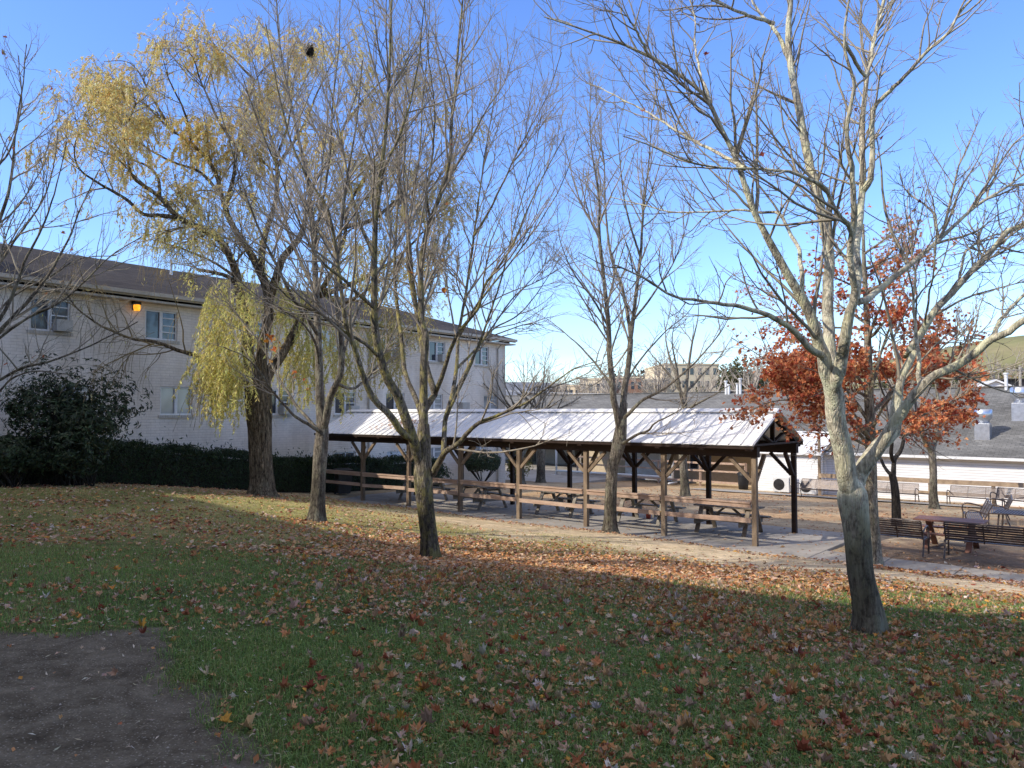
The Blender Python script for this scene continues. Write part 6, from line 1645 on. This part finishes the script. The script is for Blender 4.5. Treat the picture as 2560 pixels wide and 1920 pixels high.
PALG = [(0.36, 0.13, 0.06), (0.44, 0.22, 0.09), (0.48, 0.30, 0.15), (0.48, 0.35, 0.26), (0.23, 0.07, 0.042), (0.56, 0.48, 0.41), (0.34, 0.22, 0.15), (0.52, 0.27, 0.06)]
def ldens(x, y):
    n_ = fbm(x * 0.55, y * 0.55, 61); n2_ = fbm(x * 1.8, y * 1.8, 63)
    d = 0.3 + 1.0 * sstep(0.4, 0.62, n_) * (0.4 + n2_)
    d = d + 1.7 * np.exp(-((x - 0.6) / 3.8) ** 2 - ((y - 12.0) / 2.8) ** 2) + 0.95 * np.exp(-((x - 3.0) / 2.4) ** 2 - ((y - 5.2) / 1.8) ** 2) + 0.3 * np.exp(-((x - 2.2) / 2.5) ** 2 - ((y - 9.5) / 1.3) ** 2)
    d = d * (0.28 + 0.72 * sstep(-2.6, 0.6, x + (y - 5) * 0.22))
    d = d + 0.5 * np.exp(-((x + 7.6) / 2.2) ** 2 - ((y - 23) / 1.8) ** 2) + 0.35 * sstep(15, 20, y)
    for tx, ty, q in ((3.25, 7.2, 0.7), (-1.31, 12.5, 0.9), (-4.33, 17, 0.7), (-7.8, 24, 1.0), (2.74, 21.5, 0.9)):
        d = d + q * np.exp(-((x - tx) ** 2 + (y - ty) ** 2) / 0.9)
    s_, w_ = suv(x, y)
    d = d * np.where(w_ > -0.75, 0.12, 1) + 0.9 * np.exp(-((w_ + 1.15) / 0.35) ** 2) * (s_ > -1) + 0.7 * np.exp(-((w_ - 0.95) / 0.4) ** 2) * (s_ > 17.4)
    bb = bare_mask(x, y) * (s_ > 4) * (w_ < -1.7)
    d = d * (1 - 0.9 * bb) * (1 - 0.8 * sstep(2, 7, s_ + (n_ - .5) * 6) * sstep(-5.2, -3.0, w_ + (n2_ - .5) * 3) * (w_ < -1.7)) * (1 - 0.93 * patch_mask(x, y))
    return np.clip(d, 0, 1.6) / 1.6
def leaves(n, y0, y1, size, kind):
    x, y = wedge(n, y0, y1); k = rng.random(n) < ldens(x, y); x, y = x[k], y[k]; m_ = len(x)
    s_, w_ = suv(x, y)
    z = ground(x, y); on = (s_ > -1.5) & (s_ < 29) & (w_ > -0.72) & (w_ < 3.7); on &= (s_ < 17.2) | (w_ < 0.5)
    z = np.where(on, SLAB_Z + 0.004, z)
    p = np.stack([x, y, z + np.where(on, 0.006, rng.uniform(-0.004, 0.034, m_))], 1)
    sz = size * np.clip(np.exp(rng.normal(size=m_) * 0.38) * 0.85, 0.35, 1.7)
    tilt = np.where(on, 0.12, 0.30)[:, None]
    nr = norm(rng.normal(size=(m_, 3)) * tilt + UPV)
    om = 1.2 * np.exp(-((x - 0.4) / 3.6) ** 2 - ((y - 12.8) / 2.3) ** 2)
    c = pick_col(m_, PALG, [2.6, 5, 4.5, 3.5, 1.8, 0.9, 4, 1.0], 0.3); c2 = pick_col(m_, [(0.56, 0.28, 0.115), (0.60, 0.36, 0.19), (0.48, 0.205, 0.085), (0.62, 0.45, 0.30), (0.40, 0.235, 0.13)])
    t = np.clip(om, 0, 0.9)[:, None]; c = np.where(rng.random((m_, 1)) < t, c2, c)
    tanf = (sstep(16, 22, y) * 0.6)[:, None]; c3 = pick_col(m_, [(0.46, 0.27, 0.16), (0.40, 0.22, 0.12), (0.48, 0.34, 0.22)]); c = np.where(rng.random((m_, 1)) < tanf, c3, c)
    return leaf_cards(p, sz, nr, c, kind, 0.7, 0.9)
lp = [leaves(7600, 2.9, 6.5, 0.058, 'maple'), leaves(10000, 2.9, 6.5, 0.036, 'quad'), leaves(15500, 6.5, 11, 0.060, 'maple'), leaves(24000, 6.5, 11, 0.044, 'quad'), leaves(95000, 11, 17, 0.078, 'quad'), leaves(40000, 17, 30, 0.085, 'quad')]
# willow slivers and pale bits on and around the tarry patch
x, y = wedge(1500, 2.9, 8); k = (x < 0.5); x, y = x[k], y[k]; m_ = len(x)
lp.append(leaf_cards(np.stack([x, y, ground(x, y) + 0.012 + 0.02 * (1 - patch_mask(x, y))], 1), rng.uniform(0.02, 0.055, m_), norm(rng.normal(size=(m_, 3)) * 0.2 + UPV), pick_col(m_, [(0.55, 0.52, 0.45), (0.42, 0.38, 0.28), (0.3, 0.26, 0.2)]), 'quad', 0.22, 0.5))
# court litter
n = 9000; x = rng.uniform(-8, 26, n); y = rng.uniform(17, 42, n); s_, w_ = suv(x, y)
k = (w_ > 4.2) & (s_ > -2) & (rng.random(n) < 0.15 + sstep(0.45, 0.6, fbm(x * 0.5, y * 0.5, 81))); x, y = x[k], y[k]; m_ = len(x)
lp.append(leaf_cards(np.stack([x, y, ground(x, y) + 0.02], 1), rng.uniform(0.06, 0.13, m_), norm(rng.normal(size=(m_, 3)) * 0.25 + UPV), pick_col(m_, [(0.40, 0.17, 0.07), (0.46, 0.24, 0.12), (0.3, 0.12, 0.06)]), 'quad', 0.7, 0.4))
# a drift on the pavilion roof
n = 260; sx = rng.normal(1.9, 0.75, n); f = np.clip(rng.normal(0.45, 0.14, n), 0.05, 0.95)
wy = YEA + (YMID - YEA) * f; zz = ZEA + (ZRD - ZEA) * f + 0.03
P_ = PO[None] + U[None] * sx[:, None] + V[None] * wy[:, None] + UPV * zz[:, None]
lp.append(leaf_cards(P_, rng.uniform(0.05, 0.11, n), norm(rng.normal(size=(n, 3)) * .3 + UPV - V * 0.4), pick_col(n, [(0.42, 0.22, 0.12), (0.36, 0.16, 0.08), (0.5, 0.34, 0.2)]), 'quad', 0.6, 0.4))
vs, q4, t3, cs, nn = [], [], [], [], 0
for v, f, c in lp:
    vs.append(v); cs.append(c); (q4 if f.shape[1] == 4 else t3).append(f + nn); nn += len(v)
fl = mesh_np('fallen_leaves', np.concatenate(vs), [np.concatenate(t3), np.concatenate(q4)], 'ground_leaf', None, False, np.concatenate(cs))
tag(fl, 'fallen maple leaves scattered over lawn, path and roof', 'fallen leaves'); fl['kind'] = 'stuff'

# ================================================================== light, sky, camera
w = bpy.data.worlds.new('World'); bpy.context.scene.world = w; w.use_nodes = True
nt = w.node_tree; nt.nodes.clear()
out = nt.nodes.new('ShaderNodeOutputWorld'); bg = nt.nodes.new('ShaderNodeBackground'); sky = nt.nodes.new('ShaderNodeTexSky')
sky.sky_type = 'NISHITA'; sky.sun_disc = False; sky.sun_elevation = SUN_EL; sky.sun_rotation = math.atan2(-SUND[0], -SUND[1])
sky.altitude = 200; sky.air_density = 1.0; sky.dust_density = 0.35; sky.ozone_density = 2.5
hs = nt.nodes.new('ShaderNodeHueSaturation'); hs.inputs['Hue'].default_value = 0.512; hs.inputs['Saturation'].default_value = 1.14; hs.inputs['Value'].default_value = 2.1
nt.links.new(sky.outputs[0], hs.inputs['Color'])
tc = nt.nodes.new('ShaderNodeTexCoord'); sp = nt.nodes.new('ShaderNodeSeparateXYZ'); nt.links.new(tc.outputs['Generated'], sp.inputs[0])
mp = nt.nodes.new('ShaderNodeMapping'); mp.inputs['Scale'].default_value = (3, 3, 16); nt.links.new(tc.outputs['Generated'], mp.inputs[0])
cl = ramp(nt, noise(nt, mp.outputs[0], 1.6, 6, 0.6), [(0.42, 0.0), (0.7, 1.0)])
band = ramp(nt, sp.outputs[2], [(0.0, 1.0), (0.06, 0.9), (0.2, 0.0)])
f = math_(nt, 'MULTIPLY', math_(nt, 'MULTIPLY', cl, band), 0.55)
tint = mixc(nt, 1.0, hs.outputs[0], ramp(nt, sp.outputs[2], [(0.0, (0.70, 0.80, 0.92)), (0.14, (0.76, 0.86, 0.98)), (0.45, (0.80, 0.90, 1.04))]), 'MULTIPLY')
col = mixc(nt, f, tint, (4.9, 5.2, 5.7))
zen_fill = ramp(nt, sp.outputs[2], [(0.49, 0.0), (0.74, 0.65)])           # bright veil above the view, added as warm fill light
mp2 = nt.nodes.new('ShaderNodeMapping'); mp2.inputs['Scale'].default_value = (2, 2, 2); nt.links.new(tc.outputs['Generated'], mp2.inputs[0])
zen_fill = math_(nt, 'MULTIPLY', zen_fill, ramp(nt, noise(nt, mp2.outputs[0], 2.2, 5, 0.6), [(0.2, 0.6), (0.6, 1.0)]))
col = mixc(nt, zen_fill, col, (8.0, 7.3, 6.4))
nt.links.new(col, bg.inputs[0]); bg.inputs[1].default_value = 0.15
nt.links.new(bg.outputs[0], out.inputs[0])

sd = bpy.data.lights.new('sun', 'SUN'); sd.energy = 5.0; sd.angle = R_(0.55); sd.color = (1.0, 0.915, 0.79)
so = bpy.data.objects.new('sun', sd); C.objects.link(so); so.location = (-30, -20, 40)
so.rotation_euler = Vector(SUND).to_track_quat('-Z', 'Y').to_euler()

cd = bpy.data.cameras.new('camera'); cd.sensor_width = 36; cd.lens = F / 2560 * 36; cd.clip_end = 6000; cd.clip_start = 0.1
co = bpy.data.objects.new('camera', cd); C.objects.link(co); co.rotation_euler = (math.pi / 2 + TILT, 0, 0)
sc = bpy.context.scene; sc.camera = co

for o in list(C.objects):
    if o.parent is None: o.location.z += EYE
sc.render.engine = 'CYCLES'
sc.view_settings.view_transform = 'Standard'; sc.view_settings.look = 'None'; sc.view_settings.exposure = 0
sc.cycles.max_bounces = 6; sc.cycles.transparent_max_bounces = 4; sc.cycles.use_denoising = True
